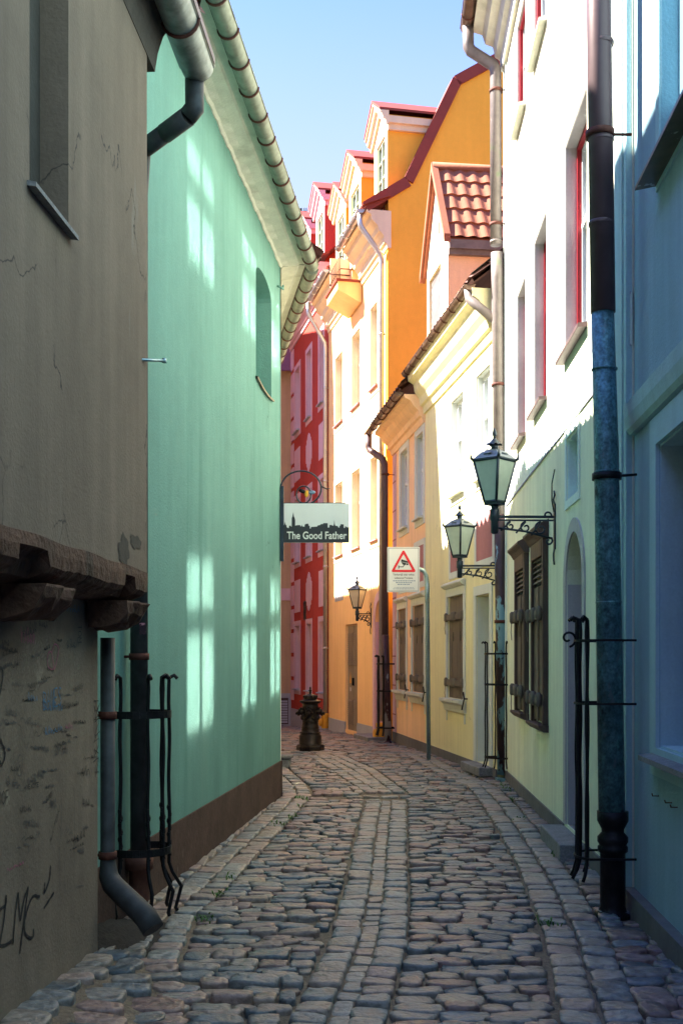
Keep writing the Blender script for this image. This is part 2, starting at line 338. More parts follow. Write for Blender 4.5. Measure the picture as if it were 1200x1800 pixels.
def tiles(mb, x0, x1, prof, wl=.22, amp=.035, seg=6, rows=None, step=.02):
    """roof slope: tile waves along x, courses down the slope given by two (y,z) points eave -> ridge"""
    (ya, za), (yb, zb) = prof; Ls = math.hypot(yb-ya, zb-za); ny, nz = -(zb-za)/Ls, (yb-ya)/Ls
    n = max(2, int((x1-x0)/wl*seg)); rows = rows or max(2, int(Ls/.33))
    o = len(mb.v)
    for i in range(rows):
        for e in (0, 1):
            t = (i+e)/rows; off = step*(1-e)
            for j in range(n+1):
                x = x0+(x1-x0)*j/n; hh = off + amp*(.5+.5*math.cos(2*math.pi*(x-x0)/wl))
                mb.v.append((x, ya+(yb-ya)*t + ny*hh, za+(zb-za)*t + nz*hh))
    for k in range(rows*2-1):
        for j in range(n):
            a = o+k*(n+1)+j; mb.f.append((a, a+1, a+n+2, a+n+1)); mb.sm.append(k % 2 == 0)
    o2 = len(mb.v)       # flat underside, so that the roof has thickness
    mb.v += [(x0, ya-ny*.04, za-nz*.04), (x1, ya-ny*.04, za-nz*.04), (x1, yb-ny*.04, zb-nz*.04), (x0, yb-ny*.04, zb-nz*.04)]
    mb.f.append((o2+3, o2+2, o2+1, o2)); mb.sm.append(False)
    mb.f.append((o2, o2+1, o+n, o)); mb.sm.append(False)
    return mb
class Front:
    """a house front: world line X = X0 + m (Y - Y0); side 'R' faces left, 'L' faces right; lx(Y) gives the local x"""
    def __init__(s, X0, Y0, m, side, O):
        s.k = math.sqrt(1+m*m); s.side = side; s.O = O; s.X0, s.Y0, s.m = X0, Y0, m
        s.loc = (X0+m*(O-Y0), O, 0)
        s.rot = math.atan2(-1, -m) if side == 'R' else math.atan2(1, m)
    def lx(s, Y): return (s.O-Y)*s.k if s.side == 'R' else (Y-s.O)*s.k
    def span(s, Ya, Yb): a, b = s.lx(Ya), s.lx(Yb); return (min(a, b), max(a, b))
    def world(s, x, y, z):
        c, q = math.cos(s.rot), math.sin(s.rot); return Vector((s.loc[0]+c*x-q*y, s.loc[1]+q*x+c*y, z))
def Zg(x, y):
    z = 0.0
    if y > 18.5: z -= .02*(y-18.5)
    if y > 23: z -= .0009*(y-23)**2
    if y < 7 and x < -.75: z += .13*min(1, (7-y)/2.2)*min(1, (-.75-x)/.5)
    return z
# ---------------------------------------------------------------- building helpers
def pmat(o): return Matrix.Translation(o.location) @ Matrix.Rotation(o.rotation_euler.z, 4, 'Z')
def wbuild(mb, name, m, parent, **k):
    """build a part whose shape was given in world metres"""
    iv = pmat(parent).inverted(); mb.v = [tuple(iv @ Vector(p)) for p in mb.v]; return mb.build(name, m, parent, **k)
def fbuild(mb, front, name, m, parent, **k):
    """build a part given in the local metres of another front"""
    mb.v = [tuple(front.world(*p)) for p in mb.v]; return wbuild(mb, name, m, parent, **k)
def tiles3(mb, O, A, S, wl=.22, amp=.035, seg=6, rows=None, step=.02):
    O, A, S = Vector(O), Vector(A), Vector(S); N = A.cross(S).normalized(); N = N if N.z > 0 else -N
    n = max(2, round(A.length/wl*seg)); rows = rows or max(2, round(S.length/.33)); o = len(mb.v)
    for i in range(rows):
        for e in (0, 1):
            t = (i+e)/rows; off = step*(1-e)
            for j in range(n+1):
                hh = off + amp*(.5+.5*math.cos(2*math.pi*A.length*j/n/wl)); mb.v.append(tuple(O + A*(j/n) + S*t + N*hh))
    for k in range(rows*2-1):
        for j in range(n):
            a = o+k*(n+1)+j; mb.f.append((a, a+1, a+n+2, a+n+1)); mb.sm.append(False)
    b = [O - N*.05, O + A - N*.05, O + A + S - N*.05, O + S - N*.05]; mb.poly(b); mb.quad(b[0], b[1], O + A, O)
    return mb
def open_window(h, hole, fm, gm, y=.14, surr=None, **k):
    """window in an opening, with its painted surround and jamb lining as sub-part"""
    xa, xb, za, zb = hole[:4]; o = window(h, xa+.013, xb-.013, za+.013, zb-.013, y, fm, gm, **k)
    if surr:
        wd, proud, sm = surr; mb = MB()
        if wd: surround(mb, xa, xb, za, zb, wd, proud)
        mb.box(xa, xa+.012, .006, y-.05, za+.012, zb-.012); mb.box(xb-.012, xb, .006, y-.05, za+.012, zb-.012)
        mb.box(xa, xb, .006, y-.05, zb-.012, zb); mb.box(xa, xb, .006, y-.05, za, za+.012)
        mb.build("surround", sm, o)
    return o
def ring(c, r, axis_z=True, n=16, rr=.012, a0=0, a1=360):
    return [(c[0]+r*math.cos(R(a0+(a1-a0)*i/n)), c[1]+r*math.sin(R(a0+(a1-a0)*i/n)), c[2]) for i in range(n+1)]
def pipe_bracket(pipe, parent_thing, c, r, wall_pt, m):
    mb = MB()
    mb.lathe([(r*1.0, -.02), (r*1.16, -.02), (r*1.16, .02), (r*1.0, .02)], c, 16)
    mb.tube([Vector(c), Vector(wall_pt)], .009, 6)
    iv = pmat(parent_thing).inverted(); mb.v = [tuple(iv @ Vector(p)) for p in mb.v]
    return mb.build("bracket", m, pipe)
def at(px, py, Y): return Vector(((px-600)/2000*Y, Y, 1.6+(1160-py)/2000*Y))

# ---------------------------------------------------------------- ground
ys = np.concatenate([np.arange(-16, 3, 1.0), np.arange(3, 40, .25), np.array([42, 46, 52, 60, 120])])
xs = np.concatenate([np.array([-60, -20, -8]), np.arange(-5, 5.01, .25), np.array([8, 20, 60])])
mb = MB()
mb.v = [(x, y, Zg(x, min(y, 40))) for y in ys for x in xs]; n = len(xs)
mb.f = [(j*n+i, j*n+i+1, (j+1)*n+i+1, (j+1)*n+i) for j in range(len(ys)-1) for i in range(n-1)]; mb.sm = [True]*len(mb.f)
tag(mb.build("ground", M['sand']), kind="structure")

# ================================================================ LEFT SIDE
# ---------------------------------------------------------------- grey house
FG = Front(-1.03, 6.2, .06, 'L', 6.2)
gh = thing("grey_house", "weathered grey beige house with jettied upper storey and scribbled lower wall", "house", FG.loc, FG.rot)
mb = MB(); nich = (FG.lx(4.2), FG.lx(4.68), 3.37, 4.72)
facade(mb, -20, -.14, 2.06, 5.0, [nich], .12)
arc = [(-.14+.14*math.sin(R(a)), .14-.14*math.cos(R(a))) for a in range(0, 91, 10)]
for a, b in zip(arc[:-1], arc[1:]): mb.add([(*a, 2.06), (*b, 2.06), (*b, 5.0), (*a, 5.0)], [(0, 1, 2, 3)], True)
mb.quad((0, .14, 2.06), (0, 6, 2.06), (0, 6, 5.0), (0, .14, 5.0)); mb.quad((-20, 0, 0), (-20, 6, 0), (-20, 6, 5), (-20, 0, 5)); mb.quad((-20, 6, 0), (0, 6, 0), (0, 6, 5), (-20, 6, 5))
gwall = mb.build("wall", M['grey'], gh)
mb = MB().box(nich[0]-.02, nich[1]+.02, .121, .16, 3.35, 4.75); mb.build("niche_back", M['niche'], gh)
mb = MB().extr([(-.035, 3.335), (-.035, 3.352), (.12, 3.385), (.12, 3.36)], nich[0]-.03, nich[1]+.03); mb.build("niche_sill", M['stonestep'], gh)
# brown moulded foot of the jetty, rounded round the corner
mb = MB(); prof = [(-.004, 2.072), (.004, 2.068), (.005, 2.02), (.002, 1.962), (-.022, 1.938), (-.09, 1.918), (-.17, 1.90), (-.27, 1.895)]
plan = [(-20, 0, 0, -1)] + [(a[0], a[1], math.sin(R(q)), -math.cos(R(q))) for a, q in zip(arc, range(0, 91, 10))] + [(0, 3, 1, 0)]
plan = [(-20+.25*i, 0, 0, -1) for i in range(60)] + [(-5+.045*i, 0, 0, -1) for i in range(108)] + plan[1:]
chip = []
while len(chip) < 400:
    n_ = int(rng.integers(2, 9)); big_chip = rng.random() < .28
    chip += [(.028+.012*rng.random() if big_chip else .0)+.008*rng.random() for _ in range(n_)]
rings = [[(p[0]+p[2]*(o-chip[i]*(j in (3, 4))), p[1]+p[3]*(o-chip[i]*(j in (3, 4))), z + .004*math.sin(p[0]*9) + chip[i]*1.2*(j in (3, 4))) for j, (o, z) in enumerate(prof)] for i, p in enumerate(plan)]
o_ = 0; k_ = len(prof); mb.v = [q for r_ in rings for q in r_]
for i in range(len(rings)-1):
    for j in range(k_-1): mb.f.append((i*k_+j, i*k_+j+1, (i+1)*k_+j+1, (i+1)*k_+j)); mb.sm.append(False)
mb.build("jetty_moulding", M['brown'], gh)
def corbel(Ya, Yb):
    xa, xb = FG.lx(Ya), FG.lx(Yb); mb = MB(); N = 6; prof = [(.0, 1.90), (.015, 1.84), (.06, 1.80), (.10, 1.77), (.215, 1.755), (.215, 1.90)]
    for i in range(N): pass
    v = []
    for i in range(N+1):
        x = xa+(xb-xa)*i/N
        for j, (y, z) in enumerate(prof): v.append((x + rng.normal(0, .006), y+.012*rng.normal()*(j < 4), z + .010*rng.normal()*(0 < j < 5)))
    k = len(prof); f = [(i*k+j, i*k+(j+1) % k, (i+1)*k+(j+1) % k, (i+1)*k+j) for i in range(N) for j in range(k)]
    mb.add(v, f); mb.poly(v[:k]); mb.poly(v[-k:]); mb.build("corbel", M['brown'], gh, bevel=.012)
corbel(4.43, 4.78); corbel(5.72, 6.12)
mb = MB(); LOW = .24
mb.quad((-20, LOW, -.3), (-.22, LOW, -.3), (-.22, LOW, 1.9), (-20, LOW, 1.9)); mb.quad((-.22, LOW, -.3), (-.22, 3, -.3), (-.22, 3, 1.9), (-.22, LOW, 1.9))
mb.build("lower_wall", M['grey_low'], gh)
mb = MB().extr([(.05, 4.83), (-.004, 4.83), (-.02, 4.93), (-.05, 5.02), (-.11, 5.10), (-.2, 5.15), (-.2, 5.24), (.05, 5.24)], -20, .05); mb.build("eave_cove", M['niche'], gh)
mb = MB(); tiles3(mb, (-20, -.22, 5.20), (20.2, 0, 0), (0, 2.64, 4.72)); mb.quad((-20, 2.42, 9.9), (.2, 2.42, 9.9), (.2, 6, 5), (-20, 6, 5))
rf = mb.build("roof", M['tile_d'], gh)
mb = MB(); mb.poly([(-.05, 0.0, 5.0), (-.05, 6, 5.0), (-.05, 2.42, 9.8)]); mb.build("gable", M['grey'], gh)
MB().box(.1, 2.7, 2.2, 2.9, 3, 9.95).box(.05, 2.75, 2.15, 2.95, 9.95, 10.1).build("chimney", M['tile_d'], rf)  # unseen stack, added to cast the shadow edge on the blue wall
gt = gutter((-20, -.165, 5.09), (.45, -.165, 5.06), .095, M['zinc'], gh, hang=.42)
MB().box(-20, .42, -.272, -.262, 5.055, 5.10).build('gutter_lip', M['plum'], gh)
mb = MB(); pts = [at(342, 128, 6.66), at(342, 190, 6.66), at(330, 205, 6.68), at(250, 264, 6.9), Vector((-1.238, 6.97, 4.45)), Vector((-1.238, 6.97, .36))]
mb.tube(pts[:2]+[pts[2]], .056, 16, smooth=True); mb.tube([pts[2], (pts[2]+pts[3])/2], .057, 16); mb.tube([(pts[2]+pts[3])/2, pts[3]], .054, 16); mb.tube(pts[3:], .054, 16)
dp = wbuild(mb, "downpipe", M['zinc_d'], gh)
for z in (1.62,): pipe_bracket(dp, gh, (-1.238, 6.97, z), .054, (-1.37, 6.95, z), M['rust'])
mb = MB(); mb.box(-.024, .024, -.0015, .0015, -.035, .035)
mb.v = [tuple(pmat(gh).inverted() @ Vector((-1.225+.056*math.sin(.35+x*15), 6.97-.0565*math.cos(.35+x*15)+(y*.3), 1.79+z))) for (x, y, z) in mb.v]
mb.build("sticker", M['sticker'], dp)
mb = MB(); mb.lathe([(.04, -.05), (.062, .05), (.062, .22), (.085, .22), (.09, .30), (.06, .30)], (-1.238, 6.97, .10), 16); mb.add([], []); wbuild(mb, "pipe_socket", M['terra'], gh)
mb = MB(); mb.tube([(-1.268, 6.18, 1.72), (-1.268, 6.18, .52), (-1.262, 6.175, .43), (-1.235, 6.15, .385), (-1.03, 6.0, .245), (-.985, 5.97, .185)], .043, 14, radii=[.040, .040, .052, .058, .062, .060])
d2 = wbuild(mb, "drain_spout", M['zinc_d'], gh)
for z in (1.30, .54): pipe_bracket(d2, gh, (-1.268, 6.18, z), .043, (-1.36, 6.18, z), M['rust'])
mb = MB(); mb.tube([at(238, 632, 5.93), at(289, 634, 6.12)], .008, 8); mb.lathe([(.012, -.012), (.012, .012)], at(289, 634, 6.12), 8); p = at(238, 632, 5.93); mb.box(p.x-.018, p.x+.008, p.y-.03, p.y+.03, p.z-.045, p.z+.045)
wbuild(mb, "iron_peg", M['pole'], gh)
# scribbles
def GL(px, py):
    Y = -1.629/((px-600)/2000-.06); return ((Y-6.2)*FG.k, 1.6+(1160-py)/2000*Y)
def stroke(mb, pts, w, off=.0028, y0=LOW):
    P = [Vector((a, b)) for a, b in pts]; L_, R_ = [], []
    for i, p in enumerate(P):
        t = (P[min(i+1, len(P)-1)]-P[max(i-1, 0)]); t = t.normalized() if t.length > 1e-6 else Vector((1, 0)); nrm = Vector((-t.y, t.x))*w*.5*(.7+.3*math.sin(i*1.7)**2)
        L_.append((p.x+nrm.x, y0-off, p.y+nrm.y)); R_.append((p.x-nrm.x, y0-off, p.y-nrm.y))
    n = len(P); mb.add(L_+R_, [(i, i+1, n+i+1, n+i) for i in range(n-1)])
def smooth(pts, n=5):
    out = []
    for i in range(len(pts)-1):
        p0, p1, p2, p3 = [Vector(pts[min(max(i+k, 0), len(pts)-1)]) for k in (-1, 0, 1, 2)]
        for q in range(n):
            t = q/n; out.append(tuple(.5*((2*p1)+(p2-p0)*t+(2*p0-5*p1+4*p2-p3)*t*t+(3*p1-p0-3*p2+p3)*t**3)))
    return out+[tuple(pts[-1])]
def gp(*c): return smooth([GL(c[i], c[i+1]) for i in range(0, len(c), 2)])
for s in (gp(-6,1618, 4,1600, 13,1592, 14,1580), gp(14,1574, 10,1620, 2,1664), gp(2,1664, 14,1662, 27,1652), gp(26,1662, 30,1610, 35,1570), gp(35,1570, 37,1600, 39,1620), gp(39,1620, 46,1580, 53,1560), gp(53,1560, 45,1620, 38,1678), gp(73,1578, 60,1578, 48,1612, 47,1640, 56,1650, 62,1646, 62,1634), gp(92,1522, 90,1546, 81,1570, 82,1552), gp(98,1570, 80,1598), gp(0,1330, 6,1345, 12,1325, 4,1300), gp(-2,1172, 8,1180, 4,1215, -2,1230)):
    big = MB(); stroke(big, s, .016); big.build("graffiti", M['ink_k'], gh)
def scribble(mb, px, py, wpx, hpx, n, w):
    """a line of illegible handwriting: n letter-like loops"""
    pts = []; sl = random.uniform(-.6, .35)
    for i in range(n):
        x = px+wpx*i/n; c = random.choice((0, 1, 2, 3)); h = hpx*random.uniform(.5, 1.1); yy = py+sl*(x-px)
        if c == 0: q = [(0, 0), (.4, -1), (.5, 0), (.8, -.6)]
        elif c == 1: q = [(0, -.4), (.3, -.9), (.6, -.4), (.3, 0), (.1, -.4), (.8, -.1)]
        elif c == 2: q = [(0, -1), (.15, 0), (.3, -.6), (.6, -.5), (.7, 0)]
        else: q = [(.1, 0), (.5, -.9), (.7, -.1), (.4, -.4)]
        pts += [(x+a*wpx/n, yy+b*h) for a, b in q]
        if random.random() < .35: stroke(mb, smooth([GL(*p) for p in pts], 3), w); pts = []
    if len(pts) > 1: stroke(mb, smooth([GL(*p) for p in pts], 3), w)
random.seed(11)
fine, faint, bluei, pinki = MB(), MB(), MB(), MB()
for i in range(72):
    px = random.uniform(-8, 150); py = random.uniform(1085, 1500) if i < 64 else random.uniform(1090, 1240)
    one = MB(); scribble(one, px, py, random.uniform(9, 28), random.choice((5, 7, 9, 12, 18)), random.randint(2, 6), random.choice((.003, .004, .0055))); one.build('scribble', M['ink_g'] if random.random() < .5 else M['ink_k'], gh)
for q in ((48,1272, 44,1262, 38,1268, 42,1290, 50,1316, 56,1290, 60,1266, 54,1262, 48,1272), (34,1338, 38,1326, 43,1340, 42,1358, 36,1364, 33,1350, 34,1338)): one = MB(); stroke(one, gp(*q), .003); one.build('drawing', M['ink_g'], gh)
for q in ((134,1386, 134,1462), (142,1386, 142,1460), (108,1490, 108,1584), (117,1490, 117,1574), (134,1474, 133,1560), (112,1400, 110,1476), (136,1562, 142,1558, 150,1558)): one = MB(); stroke(one, gp(*q), .004); one.build('pen_line', M['ink_g'], gh)
for q in ((168,1240, 172,1250, 178,1236, 170,1262, 176,1256), (169,1270, 178,1262, 170,1292, 178,1286), (168,1306, 174,1290, 176,1310, 168,1330), (167,1340, 176,1334, 170,1366)): one = MB(); stroke(one, gp(*q), .006); one.build('tag', M['ink_k'], gh)
one = MB(); scribble(one, 80, 1248, 34, 22, 5, .006); one.build('blue_scribble', M['ink_b'], gh); one = MB(); scribble(one, 52, 1232, 18, 16, 4, .004); one.build('blue_scribble', M['ink_b'], gh); one = MB(); scribble(one, 82, 1292, 32, 14, 6, .005); one.build('blue_scribble', M['ink_b'], gh); one = MB(); scribble(one, 120, 1075, 24, 14, 4, .004); one.build('blue_scribble', M['ink_b'], gh)
one = MB(); stroke(one, gp(98,1176, 93,1146, 87,1152, 88,1172, 98,1176, 103,1160, 106,1140, 99,1132, 94,1148), .006); one.build('pink_heart', M['ink_p'], gh); one = MB(); scribble(one, 40, 1130, 26, 30, 5, .004); one.build('pink_scribble', M['ink_p'], gh); one = MB(); scribble(one, 118, 1280, 14, 12, 3, .003); one.build('pink_scribble', M['ink_p'], gh); one = MB(); scribble(one, 16, 1532, 30, 6, 6, .003); one.build('pink_scribble', M['ink_p'], gh)
FONT = {'A': [(0,1, .5,0, 1,1), (.22,.6, .8,.6)], 'B': [(0,1, 0,0), (0,0, .8,.15, .7,.42, 0,.5), (0,.5, 1,.65, .8,1, 0,1)], 'M': [(0,1, .1,0, .5,.7, .9,0, 1,1)], 'E': [(0,0, 0,1, .9,1), (0,.5, .7,.5), (0,0, .9,0)],
 'S': [(.9,.1, .4,0, .05,.25, .5,.5, .95,.75, .5,1, 0,.9)], 'O': [(.5,0, .05,.3, .05,.75, .5,1, .95,.75, .95,.3, .5,0)], 'F': [(0,1, 0,0, .9,0), (0,.5, .7,.5)], 'N': [(0,1, 0,0, 1,1, 1,0)], 'T': [(.5,1, .5,0), (0,0, 1,0)], 'K': [(0,0, 0,1), (.9,0, 0,.55, .95,1)], 'W': [(0,0, .25,1, .5,.3, .75,1, 1,0)], 'X': [(0,0, 1,1), (1,0, 0,1)], 'L': [(0,0, 0,1, .9,1)], 'I': [(.5,0, .5,1)]}
def write(word, px, py, w_, h_, slope, m, wd, down=False):
    for i, ch in enumerate(word):
        one = MB()
        for s in FONT[ch]:
            pts = []
            for k_ in range(0, len(s), 2):
                u, v = s[k_]*.8, s[k_+1]
                if down: x, y = px+(v*-1+1)*w_*.9+i*slope, py+(i+u)*h_/len(word)
                else: x, y = px+(i+u)*w_/len(word), py+v*h_+(i+u)*slope
                pts.append(GL(x, y))
            stroke(one, pts, wd)
        one.build("scrawled_letter", m, gh)
write('BAMES', 79, 1216, 33, 32, -1.8, M['ink_b'], .0075); write('OOF', 0, 1392, 20, 24, -1, M['ink_k'], .0055); write('ANTON', 92, 1474, 16, 12, -12, M['ink_k'], .004); write('ANEXOTE', 46, 1381, 26, 8, -.8, M['ink_k'], .004)
write('KEWN', 168, 1232, 9, 132, 0, M['ink_k'], .006, True); write('SIMON', 84, 1402, 11, 10, -2.5, M['ink_k'], .0045); write('ELISA', 52, 1492, 22, 9, -7, M['ink_g'], .004); write('TOM', 140, 1098, 7, 34, 0, M['ink_k'], .0045, True)
mb = MB()                                   # two daubs of dark paint over the old tags
for (cx, cy, rx, ry, s0) in ((207, 968, 7.5, 27, 0), (228, 953, 8, 12, 3)):
    c0 = []; Y = -1.432/((cx-600)/2000-.06)
    for a in range(18):
        q = 1+.18*math.sin(a*2.1+s0)+.1*math.sin(a*5+s0); px_, py_ = cx+rx*q*math.cos(a/18*6.283), cy+ry*q*math.sin(a/18*6.283)
        c0.append(((Y+(px_-cx)*.0142-6.2)*FG.k, -.003, 1.6+(1160-py_)/2000*Y))
    mb.poly(c0)
mb.build("paint_daub", M['niche'], gh)

# ---------------------------------------------------------------- green house
FN = Front(-1.215, 8.1, .097, 'L', 8.1)
gn = thing("green_house", "mint green house with brown plinth and long zinc gutter under a white cornice", "house", FN.loc, FN.rot)
xa, xb = FN.lx(5.7), FN.lx(13.3); nh = (FN.lx(11.62), FN.lx(12.62), 4.5, 5.7, .14, .28)
mb = MB(); facade(mb, xa, xb, -.3, 6.25, [nh])
FW = Front(-.71, 13.3, -.155, 'L', 13.3); FV = Front(-1.87, 20.8, -.21, 'L', 20.8)
green_wall = mb.build("wall", M['green'], gn)
MB().box(nh[0]-.03, nh[1]+.03, .281, .32, 4.45, 5.75).build("niche_back", M['green'], gn)
mb = MB()
for i in range(8):
    a, b = nh[0]-.04+(nh[1]-nh[0]+.08)*i/8, nh[0]-.04+(nh[1]-nh[0]+.08)*(i+1)/8; za, zb = 4.50-.035*math.sin(math.pi*i/8), 4.50-.035*math.sin(math.pi*(i+1)/8)
    mb.add([(a, -.03, za-.03), (b, -.03, zb-.03), (b, .27, zb+.02), (a, .27, za+.02), (a, -.03, za-.012), (b, -.03, zb-.012), (b, .27, zb+.032), (a, .27, za+.032)], [(0,3,2,1),(4,5,6,7),(0,1,5,4),(2,3,7,6)])
mb.build("niche_sill", M['copper'], gn)
mb = MB(); x = xa
for i in range(60):
    a, b = xa+(xb+.012-xa)*i/60, xa+(xb+.012-xa)*(i+1)/60
    mb.box(a, b, -.014, .03, -.3, .425+.003*math.sin(i*1.3))
mb = MB().box(xa, xb+.012, -.014, .03, -.3, .425); mb.build("plinth", M['plinth_b'], gn)
cp = [(.05, 6.17), (-.012, 6.17), (-.03, 6.195), (-.10, 6.205), (-.20, 6.21), (-.215, 6.225), (-.29, 6.228), (-.29, 6.27), (.05, 6.27)]
mb = MB(); nseg = 90; k = len(cp)       # hand-drawn lime moulding: its lower edge wavers
for i in range(nseg+1):
    x = xa+(xb+.02-xa)*i/nseg
    for j, (y, z) in enumerate(cp): mb.v.append((x, y, z + (.010*math.sin(i*1.9)+.008*math.sin(i*.7+1))*(j in (0, 1, 2))))
mb.f = [(i*k+j, i*k+(j+1) % k, (i+1)*k+(j+1) % k, (i+1)*k+j) for i in range(nseg) for j in range(k)]; mb.sm = [False]*len(mb.f)
mb.poly([mb.v[i] for i in range(k)]); mb.poly([mb.v[nseg*k+i] for i in range(k)])
mb.build("cornice", M['lime'], gn)
gutter((FN.lx(6.4), -.37, 6.20), (xb+.02, -.37, 6.20), .072, M['zinc_g'], gn, hang=.43)
mb = MB(); tiles3(mb, (FN.lx(7.0), -.385, 6.22), (xb-FN.lx(7.0)+.05, 0, 0), (0, 4.0, 2.9), amp=.04); mb.quad((xa, 3.56, 9.17), (xb, 3.56, 9.17), (xb, 8, 6), (xa, 8, 6)); mb.build("roof", M['tile_d'], gn)
mb = MB().tube([(xb-.28, -.005, 5.88), (xb-.28, -.05, 5.86), (xb-.22, -.06, 5.86), (xb-.20, -.06, 5.91)], .012, 6); mb.build("wall_hook", M['green'], gn)
mb = MB(); facade(mb, -.05, FW.lx(20.8), -.4, 6.2, [(3, 3.9, 1.2, 2.8), (5.2, 6.1, 1.2, 2.8), (3, 3.9, 4, 5.4), (5.2, 6.1, 4, 5.4)]); fbuild(mb, FW, "wall", M['white'], gn)  # unseen wing, its wall made cream to bounce light across the lane
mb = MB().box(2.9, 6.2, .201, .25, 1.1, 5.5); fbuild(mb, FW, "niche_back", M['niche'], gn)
mb = MB().box(-.05, FW.lx(20.8), -.014, .03, -.4, .425); fbuild(mb, FW, "plinth", M['plinth_b'], gn)
mb = MB().extr(cp, -.0, FW.lx(20.8)); fbuild(mb, FW, "cornice", M['lime'], gn)
g0, g1 = FW.world(.02, -.375, 6.20), FW.world(FW.lx(20.8), -.375, 6.20); iv = pmat(gn).inverted()
gutter(iv @ g0, iv @ g1, .073, M['zinc_g'], gn, hang=.43)
mb = MB(); tiles3(mb, (-.2, -.44, 6.27), (FW.lx(20.8)+.2, 0, 0), (0, 4, 2.9), amp=.06); fbuild(mb, FW, "roof", M['tile_d'], gn)
mb = MB(); a, b = 0.05, FV.lx(23.6); mb.box(a, b, 0, 7, -.5, 10.4); fbuild(mb, FV, "shading_tower_wall", M['white'], gn)  # unseen tower added to shade the far yellow front; cream face bounces light
mb = MB(); mb.poly([(a, 0, 10.4), (a, 7, 10.4), (a, 3.5, 13)]); mb.poly([(b, 0, 10.4), (b, 7, 10.4), (b, 3.5, 13)]); mb.quad((a-.1, -.3, 10.35), (b+.1, -.3, 10.35), (b+.1, 3.5, 13.1), (a-.1, 3.5, 13.1)); mb.quad((a-.1, 7.3, 10.35), (b+.1, 7.3, 10.35), (b+.1, 3.5, 13.1), (a-.1, 3.5, 13.1)); fbuild(mb, FV, "shading_tower_roof", M['tile_d'], gn)
mb = MB(); a, b = FV.lx(23.65), FV.lx(29.6); mb.box(a, b, 0, 6, -.5, 6.5); fbuild(mb, FV, "wall", M['white'], gn)  # unseen low wing, cream as well for the bounced light
mb = MB(); tiles3(mb, (a, -.3, 6.45), (b-a, 0, 0), (0, 3.3, 2.2), amp=.05); fbuild(mb, FV, "roof", M['tile_d'], gn)

# ================================================================ RIGHT SIDE
# ---------------------------------------------------------------- blue house
FB = Front(1.84, 7.0, .055, 'R', 7.2)
bh = thing("blue_house", "pale blue house with grey plinth at the near end of the lane", "house", FB.loc, FB.rot)
L = 21; hl = [(*FB.span(5.25, 6.5), 1.1, 2.83, 0, .3), (*FB.span(2.2, 3.4), 1.1, 2.83, 0, .3)]; hu = [(*FB.span(5.25, 6.45), 4.38, 6.3, 0, .10), (*FB.span(2.2, 3.4), 4.38, 6.3, 0, .1)]
mb = MB(); facade(mb, 0, L, -.3, 8.6, hl+hu); body(mb, 0, L, -.3, 8.6, 7); mb.build("wall", M['blue'], bh)
mb = MB().extr([(.02, 3.02), (-.03, 3.02), (-.05, 3.05), (-.065, 3.12), (-.07, 3.2), (.02, 3.2)], .0, L); mb.build("string_course", M['blue_t'], bh)
mb = MB().box(-.42, -.02, -.05, .03, 0, 8.6).box(-.34, -.10, -.062, -.049, .15, 8.6); mb.build("corner_pilaster", M['blue_t'], bh, bevel=.006)
mb = MB().box(-.43, L, -.064, .02, -.3, .16); mb.build("plinth", M['plinth_g'], bh)
for h in hl:
    o = open_window(bh, h, M['wood_d'], M['glass'], y=.26, surr=(.16, .02, M['blue_t']), bars=3)
    MB().extr([(-.10, 1.02), (-.10, 1.05), (.2, 1.09), (.2, 1.0)], h[0]-.1, h[1]+.1).build("sill", M['stonestep'], o)
for h in hu:
    o = MB().box(h[0]-.01, h[1]+.01, .101, .14, h[2]-.02, h[3]+.02).build("blind_window", M['blue_d'], bh)
    MB().extr([(-.13, 4.30), (-.13, 4.32), (.1, 4.40), (.1, 4.34)], h[0]-.09, h[1]+.09).build("sill", M['copper'], o)
    mb = MB(); surround(mb, h[0], h[1], h[2], h[3], .09, .012); mb.build("surround", M['blue_t'], o)
mb = MB().extr([(.05, 8.2), (-.08, 8.3), (-.2, 8.45), (-.3, 8.6), (-.3, 8.7), (.05, 8.7)], -.1, L); mb.build("cornice", M['blue_t'], bh)
mb = MB(); tiles3(mb, (-.1, -.35, 8.72), (L, 0, 0), (0, 4, 3)); mb.quad((0, 3.65, 11.7), (L, 3.65, 11.7), (L, 7.3, 8.6), (0, 7.3, 8.6)); mb.build("roof", M['tile_d'], bh)
for (px, py) in ((1157, 1399), (1180, 1411), (1190, 1419)):
    Y = 1.455/((px-600)/2000-.055); p = at(px, py, Y); mb = MB().tube([p+Vector((.03, 0, 0)), p-Vector((.035, 0, 0)), p+Vector((-.04, 0, .015))], .004, 6); wbuild(mb, "wall_hook", M['rust'], bh)

# ---------------------------------------------------------------- white house
FWH = Front(1.94, 9.7, .04, 'R', 15.0); f = FWH
wh = thing("white_house", "cream white house with crimson window frames and pale green ground floor", "house", f.loc, f.rot)
x1 = f.lx(7.21)
up = [(*f.span(8.85, 9.95), 4.2, 6.08), (*f.span(11.1, 12.03), 4.15, 6.0), (*f.span(12.78, 13.6), 4.13, 5.94)]
uu = [(h[0], h[1], 7.84, 9.15) for h in up]
mb = MB(); facade(mb, 0, x1, 3.93, 9.7, up+uu, .28); body(mb, 0, x1, -.3, 9.7, 8); mb.build("wall", M['white'], wh)
dh = (*f.span(9.02, 9.84), .18, 2.66, .41, .32); swd = (*f.span(9.22, 9.82), 2.97, 3.5, 0, .16)
cs = [(*f.span(12.55, 13.35), 1.03, 2.62, 0, .1), (*f.span(11.05, 11.83), .99, 2.62, 0, .1)]
mb = MB(); facade(mb, 0, x1, -.3, 3.6, [dh, swd]+cs, .17); mb.build("lower_wall", M['mint'], wh)
mb = MB().box(0, x1, -.012, .03, 3.6, 3.93); mb.build("painted_band", M['band'], wh)
